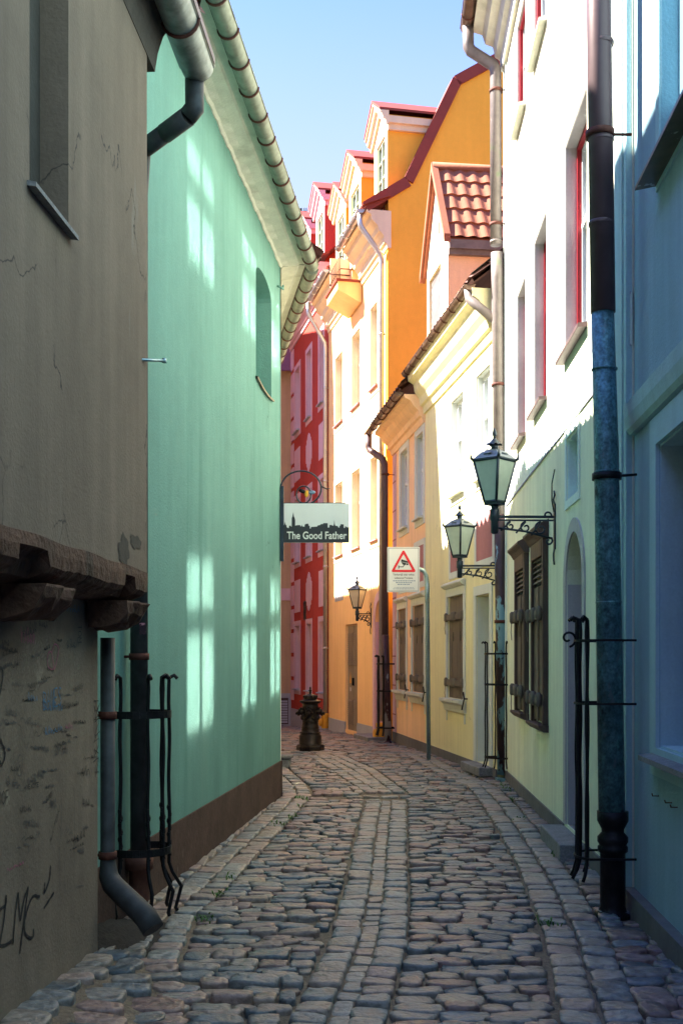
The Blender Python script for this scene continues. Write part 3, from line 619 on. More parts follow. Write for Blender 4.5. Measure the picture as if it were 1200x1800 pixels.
mb = MB().box(0, x1, -.014, -.011, 3.590, 3.606).box(0, x1, -.014, -.011, 3.922, 3.938); mb.build("band_line", M['lilac'], wh)
for a, b in ((0, dh[0]-.0), (dh[1], x1-.03)): pass
mb = MB().box(0, dh[0]-.13, -.016, .02, -.3, .165).box(dh[1]+.13, x1-.02, -.016, .02, -.3, .165); mb.build("plinth", M['plinth_g'], wh)
for h in up+uu:
    open_window(wh, h, M['frame'], M['glass'], y=.19 if h[2] < 5 else .12, surr=(.0, .0, M['jamb']), outer=M['framer'], bars=1, sill=M['plum'] if h[2] < 5 else M['lime'], silld=.08)
# arched door: surround follows the arch
def arch_trim(mb, h, wd, y0, y1):
    xa, xb, za, zb, rise = h[:5]; a = arch_pts(xa-.003, xb+.003, zb-rise, rise+.003, 14); b = arch_pts(xa-wd, xb+wd, zb-rise, rise+wd, 14)
    A = [(xa-.003, za)] + a + [(xb+.003, za)]; B = [(xa-wd, za)] + b + [(xb+wd, za)]
    for i in range(len(A)-1):
        p, q, r_, s_ = A[i], A[i+1], B[i+1], B[i]
        mb.add([(p[0], y0, p[1]), (q[0], y0, q[1]), (r_[0], y0, r_[1]), (s_[0], y0, s_[1]), (p[0], y1, p[1]), (q[0], y1, q[1]), (r_[0], y1, r_[1]), (s_[0], y1, s_[1])], [(0, 1, 2, 3), (0, 4, 5, 1), (3, 2, 6, 7)])
    return mb
def arched_door(h, parent, dm, tm, wd=.12, y=.28):
    xa, xb, za, zb, rise = h[:5]; mb = MB(); a = arch_pts(xa, xb, zb-rise, rise, 12); mb.prism([(xa, za), *a, (xb, za)], y, y+.05)
    for k_ in range(1, 5):
        x = xa+(xb-xa)*k_/5; mb.box(x-.006, x+.006, y-.008, y+.001, za+.02, zb-rise)
    d = mb.build("door", dm, parent)
    MB().tube([(xb-.1, y-.002, 1.05), (xb-.1, y-.05, 1.05), (xb-.2, y-.05, 1.05)], .01, 8).build("handle", M['iron'], d)
    m2 = arch_trim(MB(), h, wd, -.014, .004); e = .012; m2.box(xa, xa+e, .006, y-.002, za, zb-rise); m2.box(xb-e, xb, .006, y-.002, za, zb-rise); m2.build("surround", tm, d)
    return d
arched_door(dh, wh, M['wood_d'], M['jamb'])
open_window(wh, swd, M['blue_t'], M['glass_s'], y=.13, surr=(.07, .012, M['band']), bars=1)
m2 = MB().box(dh[0]-.2, dh[1]+.10, -.20, .3, -.1, .15).box(dh[0]+.001, dh[1]-.001, .002, .3, .15, .182); m2.build("doorstep", M['stonestep'], wh, bevel=.012)
def latch(parent, xa, xb, y, z, m=None):
    """iron shutter bar with rounded ends, hanging pins"""
    mb = MB(); mb.box(xa-.03, xb+.03, y-.045, y-.002, z-.045, z+.045)
    for x in (xa-.03, xb+.03, (xa+xb)/2-.05, (xa+xb)/2+.05): mb.lathe([(.02, -.065), (.032, -.04), (.032, .05), (.015, .075)], (x, y-.045, z), 8)
    mb.tube([(xa-.05, y-.05, z-.05), (xa-.075, y-.055, z-.17), (xa-.04, y-.05, z-.26)], .006, 5); mb.tube([(xb+.04, y-.05, z-.05), (xb+.06, y-.055, z-.15), (xb+.03, y-.05, z-.24)], .006, 5)
    return mb.build("shutter_bar", m or M['wood'], parent, bevel=.008)
for h in cs:
    xa, xb, za, zb = h[:4]; mb = MB()              # projecting wooden case with a sloped cap
    mb.box(xa-.09, xa, -.055, .05, za-.02, zb+.16); mb.box(xb, xb+.09, -.055, .05, za-.02, zb+.16)
    mb.box(xa, xb, -.06, .0, zb, zb+.16)
    mb.extr([(.0, zb+.16), (-.06, zb+.16), (-.09, zb+.21), (-.13, zb+.25), (-.13, zb+.275), (.0, zb+.34)], xa-.12, xb+.12)
    mb.extr([(.0, za-.09), (-.05, za-.09), (-.10, za-.045), (-.10, za-.02), (.0, za-.02)], xa-.11, xb+.11)
    c = mb.build("window_case", M['wood_d'], wh, bevel=.006); xc = (xa+xb)/2
    mb = MB()
    for k_ in range(5): z = zb-.02-.055*k_; mb.extr([(-.04, z), (.0, z+.045), (.005, z+.04), (-.035, z-.006)], xa+.01, xb-.01)
    mb.build("louvre", M['wood'], c)
    for (p, q) in ((xa+.006, xc-.006), (xc+.006, xb-.006)):
        mb = MB(); n_ = 4
        for k_ in range(n_): mb.box(p+(q-p)*k_/n_+.002, p+(q-p)*(k_+1)/n_-.002, -.025+.003*(k_ % 2), .02, za, zb-.28)
        mb.build("shutter", M['wood'], c)
    MB().box(xc-.014, xc+.014, -.034, -.026, za, zb-.28).build("cover_strip", M['wood_d'], c)
    for z in (za+.22, za+1.06): latch(c, xa+.02, xb-.02, -.04, z)
# far corner quoin strip with small marks
mb = MB().box(-.02, .26, -.02, .03, .165, 9.4); mb.build("corner_strip", M['band'], wh)
mb = MB()
for k_ in range(10): mb.box(.01, .13, -.024, -.019, .45+.52*k_, .50+.52*k_)
mb.build("quoin_mark", M['ycap'], wh)
ep = [(.05, 9.35), (-.05, 9.35), (-.07, 9.5), (-.13, 9.54), (-.16, 9.68), (-.26, 9.72), (-.30, 9.84), (-.42, 9.88), (-.42, 9.98), (.05, 9.98)]
mb = MB().extr(ep, .0, x1+.1); mb.build("cornice", M['lime'], wh)
gutter((-.08, -.50, 9.98), (x1, -.50, 9.98), .08, M['copper'], wh, hang=.7)
mb = MB(); tiles3(mb, (-.1, -.5, 10.02), (x1+.1, 0, 0), (0, 4.5, 3.4)); mb.quad((0, 4, 13.4), (x1, 4, 13.4), (x1, 8, 9.7), (0, 8, 9.7)); mb.build("roof", M['tile_d'], wh)
mb = MB(); P = [Vector((1.66, 14.95, 9.93)), Vector((1.665, 14.95, 9.66)), Vector((1.70, 14.95, 9.60)), Vector((1.985, 14.92, 9.40)), Vector((2.015, 14.9, 9.33)), Vector((2.02, 14.9, 7.03))]
mb.tube(P, .075, 16); mb.lathe([(.079, 0), (.079, .03)], (2.02, 14.9, 7.06), 16)
d = wbuild(mb, "downpipe", M['taupe'], wh)
for z in (9.05, 7.3): pipe_bracket(d, wh, (2.02, 14.9, z), .075, (2.16, 14.86, z), M['rust'])
mb = MB().tube([(2.03, 14.9, 6.93), (2.035, 14.9, 6.6), (2.075, 14.9, 3.5)], .078, 16); d = wbuild(mb, "downpipe", M['taupe'], wh)
for z in (5.2,): pipe_bracket(d, wh, (2.05, 14.9, z), .078, (2.16, 14.86, z), M['rust'])
mb = MB().tube([(2.075, 14.9, 3.5), (2.115, 14.9, .10)], .080, 18); mb.box(2.02, 2.24, 14.78, 15.0, -.05, .06); d = wbuild(mb, "downpipe", M['peel'], wh)
pipe_bracket(d, wh, (2.09, 14.9, 2.1), .08, (2.16, 14.86, 2.1), M['rust'])
MB().box(-.034, .034, -.002, .002, -.05, .05)
mb = MB(); mb.box(2.035, 2.10, 14.815, 14.818, 2.38, 2.50); wbuild(mb, "paper_scrap", M['paper'], d)
# big near downpipe
mb = MB().tube([(1.585, 7.08, 9.0), (1.60, 7.08, 5.6), (1.625, 7.08, 3.76)], .076, 24)
for z in (4.82, 5.42, 4.30): mb.lathe([(.0765, 0), (.079, .006), (.079, .02), (.0765, .026)], (1.613, 7.08, z), 24)
d = wbuild(mb, "downpipe", M['plum'], wh)
pipe_bracket(d, wh, (1.606, 7.08, 4.87), .077, (1.80, 7.06, 4.86), M['rust'])
mb = MB().tube([(1.622, 7.08, 3.78), (1.645, 7.08, 2.9), (1.68, 7.08, .62)], .078, 24, radii=[.070, .076, .082])
for z, xx in ((3.4, 1.634), (2.76, 1.648), (1.95, 1.66)): mb.lathe([(.076, 0), (.081, .004), (.081, .012), (.076, .016)], (xx, 7.08, z), 24)
d = wbuild(mb, "downpipe", M['teal_z'], wh)
pipe_bracket(d, wh, (1.648, 7.08, 2.74), .079, (1.83, 7.06, 2.75), M['iron'])
mb = MB().lathe([(.115, 0), (.115, .025), (.085, .04), (.078, .07), (.078, .40), (.092, .41), (.092, .44), (.082, .45), (.094, .47), (.094, .50), (.068, .53), (.070, .55), (.096, .60), (.096, .66), (.083, .66)], (1.685, 7.08, -.0), 24)
wbuild(mb, "pipe_foot", M['iron'], wh)
mb = MB(); q = [f.world(*p) for p in ((f.lx(11.0), -.004, 3.1),)]
Y = 1.552/((977-600)/2000-.04); p = at(977, 870, Y)
wbuild(MB().tube([at(976, 825, Y)-Vector((.01, 0, 0)), at(975, 850, Y)-Vector((.03, 0, 0)), at(973, 880, Y)-Vector((.02, 0, 0)), at(975, 900, Y)-Vector((.012, 0, 0))], .006, 6), "lamp_cable", M['iron'], wh)

# ---------------------------------------------------------------- yellow house
FY = Front(2.05, 14.9, -.125, 'R', 23.0); f = FY
yh = thing("yellow_house", "pale yellow house with brown shuttered windows and heavy moulded cornices", "house", f.loc, f.rot)
xs_ = f.lx(19.7); x1 = f.lx(14.95)
lowA = [(*f.span(16.83, 17.9), 1.01, 2.58)]; lowB = [(*f.span(21.5, 22.36), 1.02, 2.58), (*f.span(19.78, 20.85), 1.02, 2.58)]
upA = [(*f.span(16.82, 17.62), 4.1, 5.58), (*f.span(15.25, 16.02), 4.1, 5.58)]; upB = [(*f.span(21.35, 22.1), 4.1, 5.6), (*f.span(19.86, 20.5), 4.1, 5.6)]
dr = (*f.span(15.3, 16.05), .17, 2.5, 0, .36)
mb = MB(); facade(mb, xs_, x1, -.4, 6.6, lowA+upA+[dr], .14); mb.quad((x1, 0, -.3), (x1, 6, -.3), (x1, 6, 6.6), (x1, 0, 6.6)); mb.build("wall", M['yel'], yh)
mb = MB(); facade(mb, 0, xs_, -.4, 6.3, lowB+upB, .14); mb.quad((0, 0, -.4), (0, 6, -.4), (0, 6, 6.3), (0, 0, 6.3)); mb.build("wall", M['peachy_bounce'], yh)
mb = MB().quad((xs_+.002, 0.005, 6.3), (xs_+.002, 6, 6.3), (xs_+.002, 6, 8.5), (xs_+.002, .005, 6.6)); mb.build("fire_wall", M['zinc'], yh)
mb = MB().box(0, dr[0]-.14, -.016, .02, -.4, .16); mb.build("plinth", M['plinth_g'], yh)
mb = MB().box(dr[1]+.14, x1, -.016, .02, -.4, .16); mb.build("plinth", M['plinth_g'], yh)
for h in upA+upB: open_window(yh, h, M['frame'], M['glass_s'], y=.13, surr=(.12, .016, M['trimw']), bars=2, transom=.6, sill=M['lime'], silld=.09)
for h in lowA+lowB:
    xa, xb, za, zb = h[:4]; xc = (xa+xb)/2; mb = MB(); surround(mb, xa, xb, za, zb, .11, .02, top=.2)
    s = mb.build("window_surround", M['trimw'], yh); mb = MB()
    mb.extr([(-.02, zb+.13), (-.045, zb+.13), (-.09, zb+.17), (-.09, zb+.19), (-.02, zb+.23)], xa-.13, xb+.13)
    mb.build("window_hood", M['lime'], s); mb = MB()
    mb.extr([(.0, za-.2), (-.03, za-.2), (-.05, za-.1), (-.09, za-.06), (-.12, za-.05), (-.12, za-.005), (.0, za-.005)], xa-.15, xb+.15)
    for x in (xa-.09, xb+.05): MB().box(x, x+.04, -.015, .004, za-.36, za-.202).build('drip_line', M['trimw'], s)
    mb.build("sill", M['lime'], s)
    for (p, q) in ((xa+.004, xc-.004), (xc+.004, xb-.004)):
        mb = MB(); n_ = 3
        for k_ in range(n_): mb.box(p+(q-p)*k_/n_+.002, p+(q-p)*(k_+1)/n_-.002, .02+.003*(k_ % 2), .07, za+.004, za+1.24)
        mb.box(p+.002, q-.002, .028, .07, za+1.26, zb-.006)
        sh = mb.build("shutter", M['wood'], s)
        cxx = (p+q)/2
    for z in (za+.24, za+1.25): latch(s, xa+.02, xb-.02, .012, z)
    mb = MB()
    for cxx in (xa+(xb-xa)*.27, xa+(xb-xa)*.73): mb.prism([(cxx-.02, za+.88), (cxx+.02, za+.88), (cxx+.02, za+.95), (cxx+.008, za+.97), (cxx+.012, za+1.02), (cxx-.012, za+1.02), (cxx-.008, za+.97), (cxx-.02, za+.95)], .014, .0185)
    mb.build("keyhole", M['iron'], s)
    hk = MB().tube([(xb+.22, .0, za+.02), (xb+.22, -.05, za+.02), (xb+.16, -.07, za-.14)], .012, 6); hk.tube([(xb+.22, -.05, za+.02), (xb+.2, -.06, za+.12)], .012, 6); hk.build("shutter_hook", M['iron'], yh)
for (a, b, z0, z1) in ((15.15, 16.05, 2.98, 3.62), (16.9, 17.7, 2.95, 3.55), (19.8, 20.6, 2.98, 3.62), (21.4, 22.2, 2.98, 3.62)):
    xa, xb = f.span(a, b); o = MB().box(xa, xb, -.010, .004, z0, z1).build("wall_panel", M['pinkp'], yh); mb = MB(); surround(mb, xa, xb, z0, z1, .10, .016, ins=-.001); mb.build("panel_border", M['trimw'], o)
xa, xb, za, zb = dr[:4]
mb = MB().box(xa, xb, .30, .35, za, zb)
for (p, q) in ((xa+.08, (xa+xb)/2-.04), ((xa+xb)/2+.04, xb-.08)):
    for (c_, d_) in ((za+.15, za+.85), (za+1.0, zb-.2)): mb.box(p, q, .285, .301, c_, d_)
d = mb.build("door", M['trimw'], yh, bevel=.006); mb = MB(); surround(mb, xa, xb, za, zb, .13, .02, bottom=False)
mb.box(xa, xa+.012, .006, .298, za, zb-.012); mb.box(xb-.012, xb, .006, .298, za, zb-.012); mb.build("surround", M['trimw'], d)
MB().tube([(xb-.1, .30, 1.1), (xb-.1, .25, 1.1), (xb-.2, .25, 1.1)], .011, 8).build("handle", M['iron'], d)
MB().box(xa-.16, xb+.16, -.20, .32, .05, .165).box(xa-.12, xb+.12, -.14, .32, -.2, .05).build("doorstep", M['stonestep'], yh, bevel=.01)
cA = [(.05, 5.86), (-.03, 5.86), (-.05, 5.98), (-.09, 6.0), (-.11, 6.12), (-.17, 6.2), (-.19, 6.24), (-.21, 6.36), (-.30, 6.42), (-.31, 6.52), (.05, 6.52)]
mb = MB().extr(cA, xs_-.02, x1-.12); mb.build("cornice", M['yel'], yh)
cB = [(.05, 5.72), (-.03, 5.72), (-.06, 5.82), (-.10, 5.84), (-.12, 5.93), (-.2, 6.0), (-.22, 6.03), (-.26, 6.1), (-.36, 6.14), (-.37, 6.2), (.05, 6.2)]
mb = MB().extr(cB, -.02, xs_-.022); mb.build("cornice", M['peachy_bounce'], yh)
gutter((xs_-.1, -.33, 6.57), (x1-.15, -.33, 6.57), .07, M['copper'], yh, hang=.5)
gutter((-.42, -.45, 6.24), (xs_-.06, -.45, 6.24), .07, M['copper'], yh, hang=.5)
dA = (f.lx(19.56), f.lx(17.9))
mb = MB(); tiles3(mb, (dA[1]+.02, -.34, 6.60), (x1-dA[1]-.02, 0, 0), (0, 4.4, 3.5)); mb.build("roof", M['tile_d'], yh)
mb = MB(); tiles3(mb, (0, -.45, 6.3), (xs_, 0, 0), (0, 4.4, 3.3)); mb.build("roof", M['tile_d'], yh)
mb = MB(); p = (x1-.42, -.42, 6.72); mb.quad((x1-.62, -.34, 6.68), (x1-.02, -.34, 6.68), (x1-.02, .5, 7.38), (x1-.62, .5, 7.38)); mb.build("flashing", M['zinc'], yh)
mb = MB(); mb.quad((xs_-.7, -.42, 6.40), (xs_+.01, -.42, 6.42), (xs_+.01, .1, 6.86), (xs_-.7, .1, 6.8)); mb.build("flashing", M['zinc'], yh)
# wall dormer with a tiled gable roof
dx0, dx1 = dA; xm = (dx0+dx1)/2; zE, zP = 8.28, 9.66; mb = MB()
hx = (f.lx(19.4), f.lx(18.45), 6.75, 8.05)
facade(mb, dx0, dx1, 6.4, zE, [hx], .08); mb.poly([(dx0, 0, zE), (dx1, 0, zE), (xm, 0, zP)])
dm = mb.build("dormer", M['cornw'], yh)
mb = MB().quad((dx1, 0.002, 6.4), (dx1, 3.4, 6.4), (dx1, 3.4, zE), (dx1, .002, zE)).quad((dx0, .002, 6.4), (dx0, 3.4, 6.4), (dx0, 3.4, zE), (dx0, .002, zE)); mb.build("cheek", M['peachy_bounce'], dm)  # shaded side takes the bounce-tinted plaster, sunlit front the whiter one
mb = MB().box(hx[0], hx[1], .06, .08, hx[2], hx[3])
for k_ in range(14):
    z = hx[2]-.5+.13*k_; mb.poly([(hx[0]+.02, .045, max(hx[2], min(hx[3], z))), (hx[1]-.02, .045, max(hx[2], min(hx[3], z+.5))), (hx[1]-.02, .045, max(hx[2], min(hx[3], z+.6))), (hx[0]+.02, .045, max(hx[2], min(hx[3], z+.1)))])
mb.build("hatch", M['silver'], dm)
MB().prism([(xm+.12, 8.55), (xm+.22, 8.55), (xm+.22, 8.75), (xm+.12, 8.75)], -.004, .0005).build("vent_hole", M['niche'], dm)
mb = MB(); tiles3(mb, (dx1+.12, -.06, zE-.08), (0, 3.6, 0), (xm-dx1-.12, 0, zP-zE+.10), wl=.215, amp=.026, step=.03, seg=8, rows=5); tiles3(mb, (dx0-.12, -.06, zE-.08), (0, 3.6, 0), (xm-dx0+.12, 0, zP-zE+.10), wl=.215, amp=.026, step=.03, rows=5)
mb.tube([(xm, -.08, zP+.06), (xm, 3.5, zP+.06)], .07, 10); mb.build("tile_roof", M['tile'], dm)
mb = MB()
for s_, xe in ((1, dx1+.16), (-1, dx0-.16)):
    mb.add([(xe, -.10, zE-.16), (xe, -.10, zE-.03), (xm, -.10, zP+.13), (xm, -.10, zP-.02), (xe, -.0, zE-.16), (xe, -.0, zE-.03), (xm, -.0, zP+.13), (xm, -.0, zP-.02)], [(0, 1, 2, 3), (4, 7, 6, 5), (0, 4, 5, 1), (1, 5, 6, 2), (3, 2, 6, 7), (0, 3, 7, 4)])
mb.build("barge_board", M['tile'], dm)
MB().box(dx1+.004, dx1+.13, .0, 3.5, zE-.24, zE-.10).box(dx1+.004, dx1+.08, .0, 3.5, zE-.32, zE-.24).build("fascia", M['taupe'], dm)
# downpipes: the near gutter joins the neighbour's pipe; the far one runs down at the orange corner
a = f.world(x1-.25, -.33, 6.52); mb = MB().tube([a+Vector((0, 0, .02)), a+Vector((.01, -.05, -.13)), a+Vector((.06, -.12, -.2)), Vector((2.045, 14.9, 6.02))], .06, 14); wbuild(mb, "downpipe", M['taupe'], yh)
a = f.world(-.30, -.45, 6.2); mb = MB().tube([a, a+Vector((0, 0, -.25)), a+Vector((.03, -.02, -.32)), Vector((.82, 22.75, 5.62)), Vector((.86, 22.72, 5.5)), Vector((.87, 22.7, 2.1))], .068, 16); d = wbuild(mb, "downpipe", M['plum'], yh)
pipe_bracket(d, yh, (.87, 22.7, 5.3), .068, (1.06, 22.75, 5.3), M['rust'])
mb = MB().tube([(.87, 22.7, 2.1), (.93, 22.68, -.05)], .072, 16); mb.lathe([(.1, 0), (.1, .06), (.075, .08)], (.93, 22.68, -.09), 16); wbuild(mb, "downpipe", M['peel_g'], yh)
# quoin strip beside the orange house
mb = MB().box(.03, .42, -.012, .004, .16, 5.7); q = mb.build("quoin_strip", M['pink'], yh)
for k_ in range(9): MB().box(.03, .42, -.016, -.011, .5+.58*k_, .53+.58*k_).build("joint_line", M['pinkp'], q)
# ---------------------------------------------------------------- dormers on the mansard roofs
def dormer(h, xa, xb, zb, ze, zp, y0, depth, wallm, frontm, roofm, wz):
    """small gabled roof house: front with window, cheeks > roof, pediment, window"""
    mb = MB(); xm = (xa+xb)/2; fw = .22; wh_ = (xa+fw, xb-fw, wz[0], wz[1])
    facade(mb, xa, xb, zb, ze, [wh_], .1, y0); mb.poly([(xa, y0, ze), (xb, y0, ze), (xm, y0, zp-.05)])
    d = mb.build("dormer", frontm, h)
    mb = MB()
    for x in (xa, xb): mb.quad((x, y0+.002, zb), (x, y0+depth, zb), (x, y0+depth, ze), (x, y0+.002, ze))
    mb.build("cheek", wallm, d)
    o = MB(); e = .14
    for s_, xe, dz in ((1, xb+e, 0), (-1, xa-e, 0)):
        o.add([(xe, y0-.2, ze+.02), (xm, y0-.2, zp+.04), (xm, y0+depth, zp+.04), (xe, y0+depth, ze+.02), (xe, y0-.2, ze+.07), (xm, y0-.2, zp+.10), (xm, y0+depth, zp+.10), (xe, y0+depth, ze+.07)], [(0,1,2,3),(4,7,6,5),(0,4,5,1),(1,5,6,2),(2,6,7,3),(3,7,4,0)])
    o.build("dormer_roof", roofm, d)
    p = MB(); prof = [(0, -.26), (-.05, -.26), (-.08, -.16), (-.12, -.14), (-.15, -.05), (-.18, -.03), (-.18, .015), (0, .015)]
    for s_, xe in ((1, xb+.14), (-1, xa-.14)):       # raking mouldings
        v = [(xe, y0+a-.002, ze+b) for a, b in prof] + [(xm, y0+a-.002, zp+b+.02) for a, b in prof]; k = len(prof)
        p.add(v, [(i, (i+1) % k, k+(i+1) % k, k+i) for i in range(k)]); p.poly(v[:k]); p.poly(v[k:])
    for x0_, x1_, in ((xb, xb+.13),): p.box(x0_+.003, x1_, y0+.0, y0+depth, ze-.22, ze-.08).box(x0_+.003, x1_-.06, y0+.0, y0+depth, ze-.34, ze-.22)
    p.box(xa-.13, xa-.003, y0, y0+depth, ze-.22, ze-.08)
    p.build("pediment", M['pink'] if frontm is M['pink'] else M['cornw'], d)
    a, b, c, e_ = wh_; f_ = MB(); t = .05; xc = (a+b)/2; y = y0+.07
    for bx in ((a, a+t, c, e_), (b-t, b, c, e_), (a+t, b-t, c, c+t), (a+t, b-t, e_-t, e_), (xc-.03, xc+.03, c+t, e_-t)): f_.box(bx[0], bx[1], y-.04, y+.01, bx[2], bx[3])
    for k in (1, 2):
        z = c+(e_-c)*k/3; f_.box(a+t, xc-.03, y-.03, y+.005, z-.018, z+.018); f_.box(xc+.03, b-t, y-.03, y+.005, z-.018, z+.018)
    f_.build("window_frame", M['yframe'], d)
    MB().box(a+.02, b-.02, y+.011, y+.016, c+.02, e_-.02).build("pane", M['glass_s'], d)
    return d
M['yframe'] = mat("sage window paint", (.34, .40, .27), .5)
MANS = [(.0, 0.0), (.39, .36), (1.43, 2.53), (4.0, 4.15), (6.6, 2.53), (7.6, .36), (8.0, 0.0)]
def mansard(mb, xa, xb, z0, y0=.0):
    P = [(y0+a, z0+b) for a, b in MANS]
    for (a, b) in zip(P[:-1], P[1:]): mb.quad((xa, a[0], a[1]), (xb, a[0], a[1]), (xb, b[0], b[1]), (xa, b[0], b[1]))
    return mb
def flare(mb, xa, xb, z0): return mb.add([(xa, -.56, z0-.23), (xb, -.56, z0-.23), (xb, .02, z0+.03), (xa, .02, z0+.03), (xa, -.56, z0-.26), (xb, -.56, z0-.26), (xb, .02, z0-.03), (xa, .02, z0-.03)], [(0,1,2,3),(4,7,6,5),(0,4,5,1),(1,5,6,2),(3,2,6,7),(0,3,7,4)])
def big_cornice(z): return [(.05, z-.75), (-.03, z-.75), (-.05, z-.66), (-.09, z-.64), (-.10, z-.52), (-.17, z-.43), (-.20, z-.41), (-.23, z-.31), (-.34, z-.21), (-.36, z-.19), (-.37, z-.09), (-.46, z-.05), (-.46, z), (.05, z)]

# ---------------------------------------------------------------- orange house
FO = Front(.951, 23.2, -.21, 'R', 29.3); f = FO
oh = thing("orange_house", "tall orange house with amber front, red mansard roof and balcony hoist bay", "house", f.loc, f.rot)
L = f.lx(23.2); bx = f.span(25.5, 26.75)
third = [(*f.span(24.06, 24.7), 7.42, 9.2), (*f.span(25.7, 26.55), 7.4, 9.12), (*f.span(27.55, 28.45), 7.4, 9.1)]
mid = [(h[0], h[1], 4.15, 5.95) for h in third]
odoor = (*f.span(26.0, 27.3), -.06, 2.44, 0, .11); oarch = (*f.span(23.5, 24.3), .02, 2.86, .45, .3)
bay = (bx[0]+.2, bx[1]-.2, 10.15, 10.95, 0, .25)
mb = MB(); facade(mb, 0, L, -.5, 10.72, third+mid+[odoor, oarch, bay], .24); mb.quad((0, 0, -.5), (0, 8, -.5), (0, 8, 10.7), (0, 0, 10.7)); mb.build("wall", M['yfac'], oh)
gp_ = [(0, -.5), (0, 11.05)] + [(a, 11.05+b) for a, b in MANS[1:-1]] + [(8, 11.05), (8, -.5)]
mb = MB().poly([(L, y, z) for y, z in gp_]); mb.add([(L-.25, y, z) for y, z in reversed(gp_)], [tuple(range(len(gp_)))]); mb.build("gable_wall", M['orange'], oh)
mb = MB().box(L-.14, L+.004, -.012, .004, -.4, 10.0); mb.build("corner_strip", M['orange'], oh)
for h in third+mid: open_window(oh, h, M['trimw'], M['glass_s'], y=.21, surr=(.14, .014, M['cornw']), bars=2, sill=M['pinkp'], silld=.07)
for h in third:
    MB().box(h[0]+.02, h[1]-.02, -.010, .004, 6.15, 7.05).build("wall_panel", M['trimw'], oh)
for h in third[1:]: MB().box(h[0]-.02, h[1]+.02, -.010, .004, 3.05, 3.72).build("wall_panel", M['greyp'], oh)
xa, xb, za, zb = odoor[:4]; xc = (xa+xb)/2; y = .06
mb = MB()
for p, q in ((xa, xc-.006), (xc+.006, xb)): mb.box(p+.03, q, y, y+.05, za, zb-.03)
d = mb.build("door", M['door'], oh, bevel=.006)
for p, q in ((xa+.1, xc-.08), (xc+.08, xb-.08)):
    for c_, e_ in ((za+.12, za+.72), (za+1.55, zb-.2)):
        mb = MB(); k_ = 0; z = c_
        mb.box(p-.02, p, y-.012, y, c_, e_).box(q, q+.02, y-.012, y, c_, e_)
        while z < e_-.04: mb.extr([(y-.03, z), (y-.002, z+.045), (y-.002, z+.03)], p, q); z += .05
        mb.build("louvre", M['door'], d)
MB().prism([(xc-.42, 1.05), (xc-.24, 1.05), (xc-.33, 1.32)], y-.005, y-.001).build("warning_sign", M['ycap'], d)
MB().box(xc-.38, xc-.27, y-.005, y-.001, .86, .95).build("paper_notice", M['paper'], d)
MB().box(xc+.03, xc+.06, y-.05, y, 1.0, 1.18).build("handle", M['iron'], d)
dd = arched_door(oarch, oh, M['pink'], M['pink'], wd=.2, y=.26)
mb = MB().box(0, odoor[0], -.016, .02, -.6, .12).box(odoor[1], oarch[0]-.2, -.016, .02, -.6, .16).box(oarch[1]+.2, L, -.016, .02, -.6, .16); mb.build("plinth", M['greyp'], oh)
MB().box(oarch[0]-.25, oarch[1]+.25, -.42, .28, -.3, .02).build("doorstep", M['stonestep'], oh, bevel=.015)
for a, b in ((0.05, bx[0]), (bx[1], L+.05)):
    MB().extr(big_cornice(10.74), a, b).build("cornice", M['cornw'], oh)
    flare(MB(), a, b+(.0 if b < L else .08), 11.05).build("roof_flare", M['roofr'], oh)
gutter((.1, -.56, 10.76), (bx[0]-.05, -.56, 10.76), .075, M['silver'], oh, hang=.55, hm=M['silver'])
gutter((bx[1]+.05, -.56, 10.76), (L-.02, -.56, 10.76), .075, M['silver'], oh, hang=.55, hm=M['silver'])
mb = MB(); mansard(mb, 0, L-.02, 11.05); mb.build("roof", M['roofr'], oh)
cop = MB(); P = [(a, 11.05+b) for a, b in MANS]; P[0] = (-.5, 10.82)
for a, b in zip(P[:-1], P[1:]):
    t = Vector((b[0]-a[0], b[1]-a[1])).normalized(); n_ = Vector((-t.y, t.x)); n_ = n_ if n_.y > 0 else -n_
    A0, B0, A1, B1 = Vector(a)-n_*.14, Vector(b)-n_*.14, Vector(a)+n_*.07, Vector(b)+n_*.07
    cop.add([(L+.05, *A0), (L+.05, *B0), (L+.05, *B1), (L+.05, *A1), (L-.3, *A0), (L-.3, *B0), (L-.3, *B1), (L-.3, *A1)], [(0,1,2,3),(4,7,6,5),(0,4,5,1),(1,5,6,2),(2,6,7,3),(3,7,4,0)])
cop.build("gable_coping", M['roofr'], oh)
dormer(oh, *f.span(23.38, 24.5), 11.0, 12.82, 13.25, .03, 2.4, M['orange'], M['cornw'], M['roofr'], (11.35, 12.5))
dormer(oh, bx[0]+.0, bx[1], 10.72, 12.75, 13.2, -.03, 2.6, M['orange'], M['yfac'], M['roofr'], (11.3, 12.4))
dormer(oh, *f.span(27.4, 28.55), 11.0, 12.82, 13.25, .03, 2.4, M['orange'], M['cornw'], M['roofr'], (11.35, 12.5))
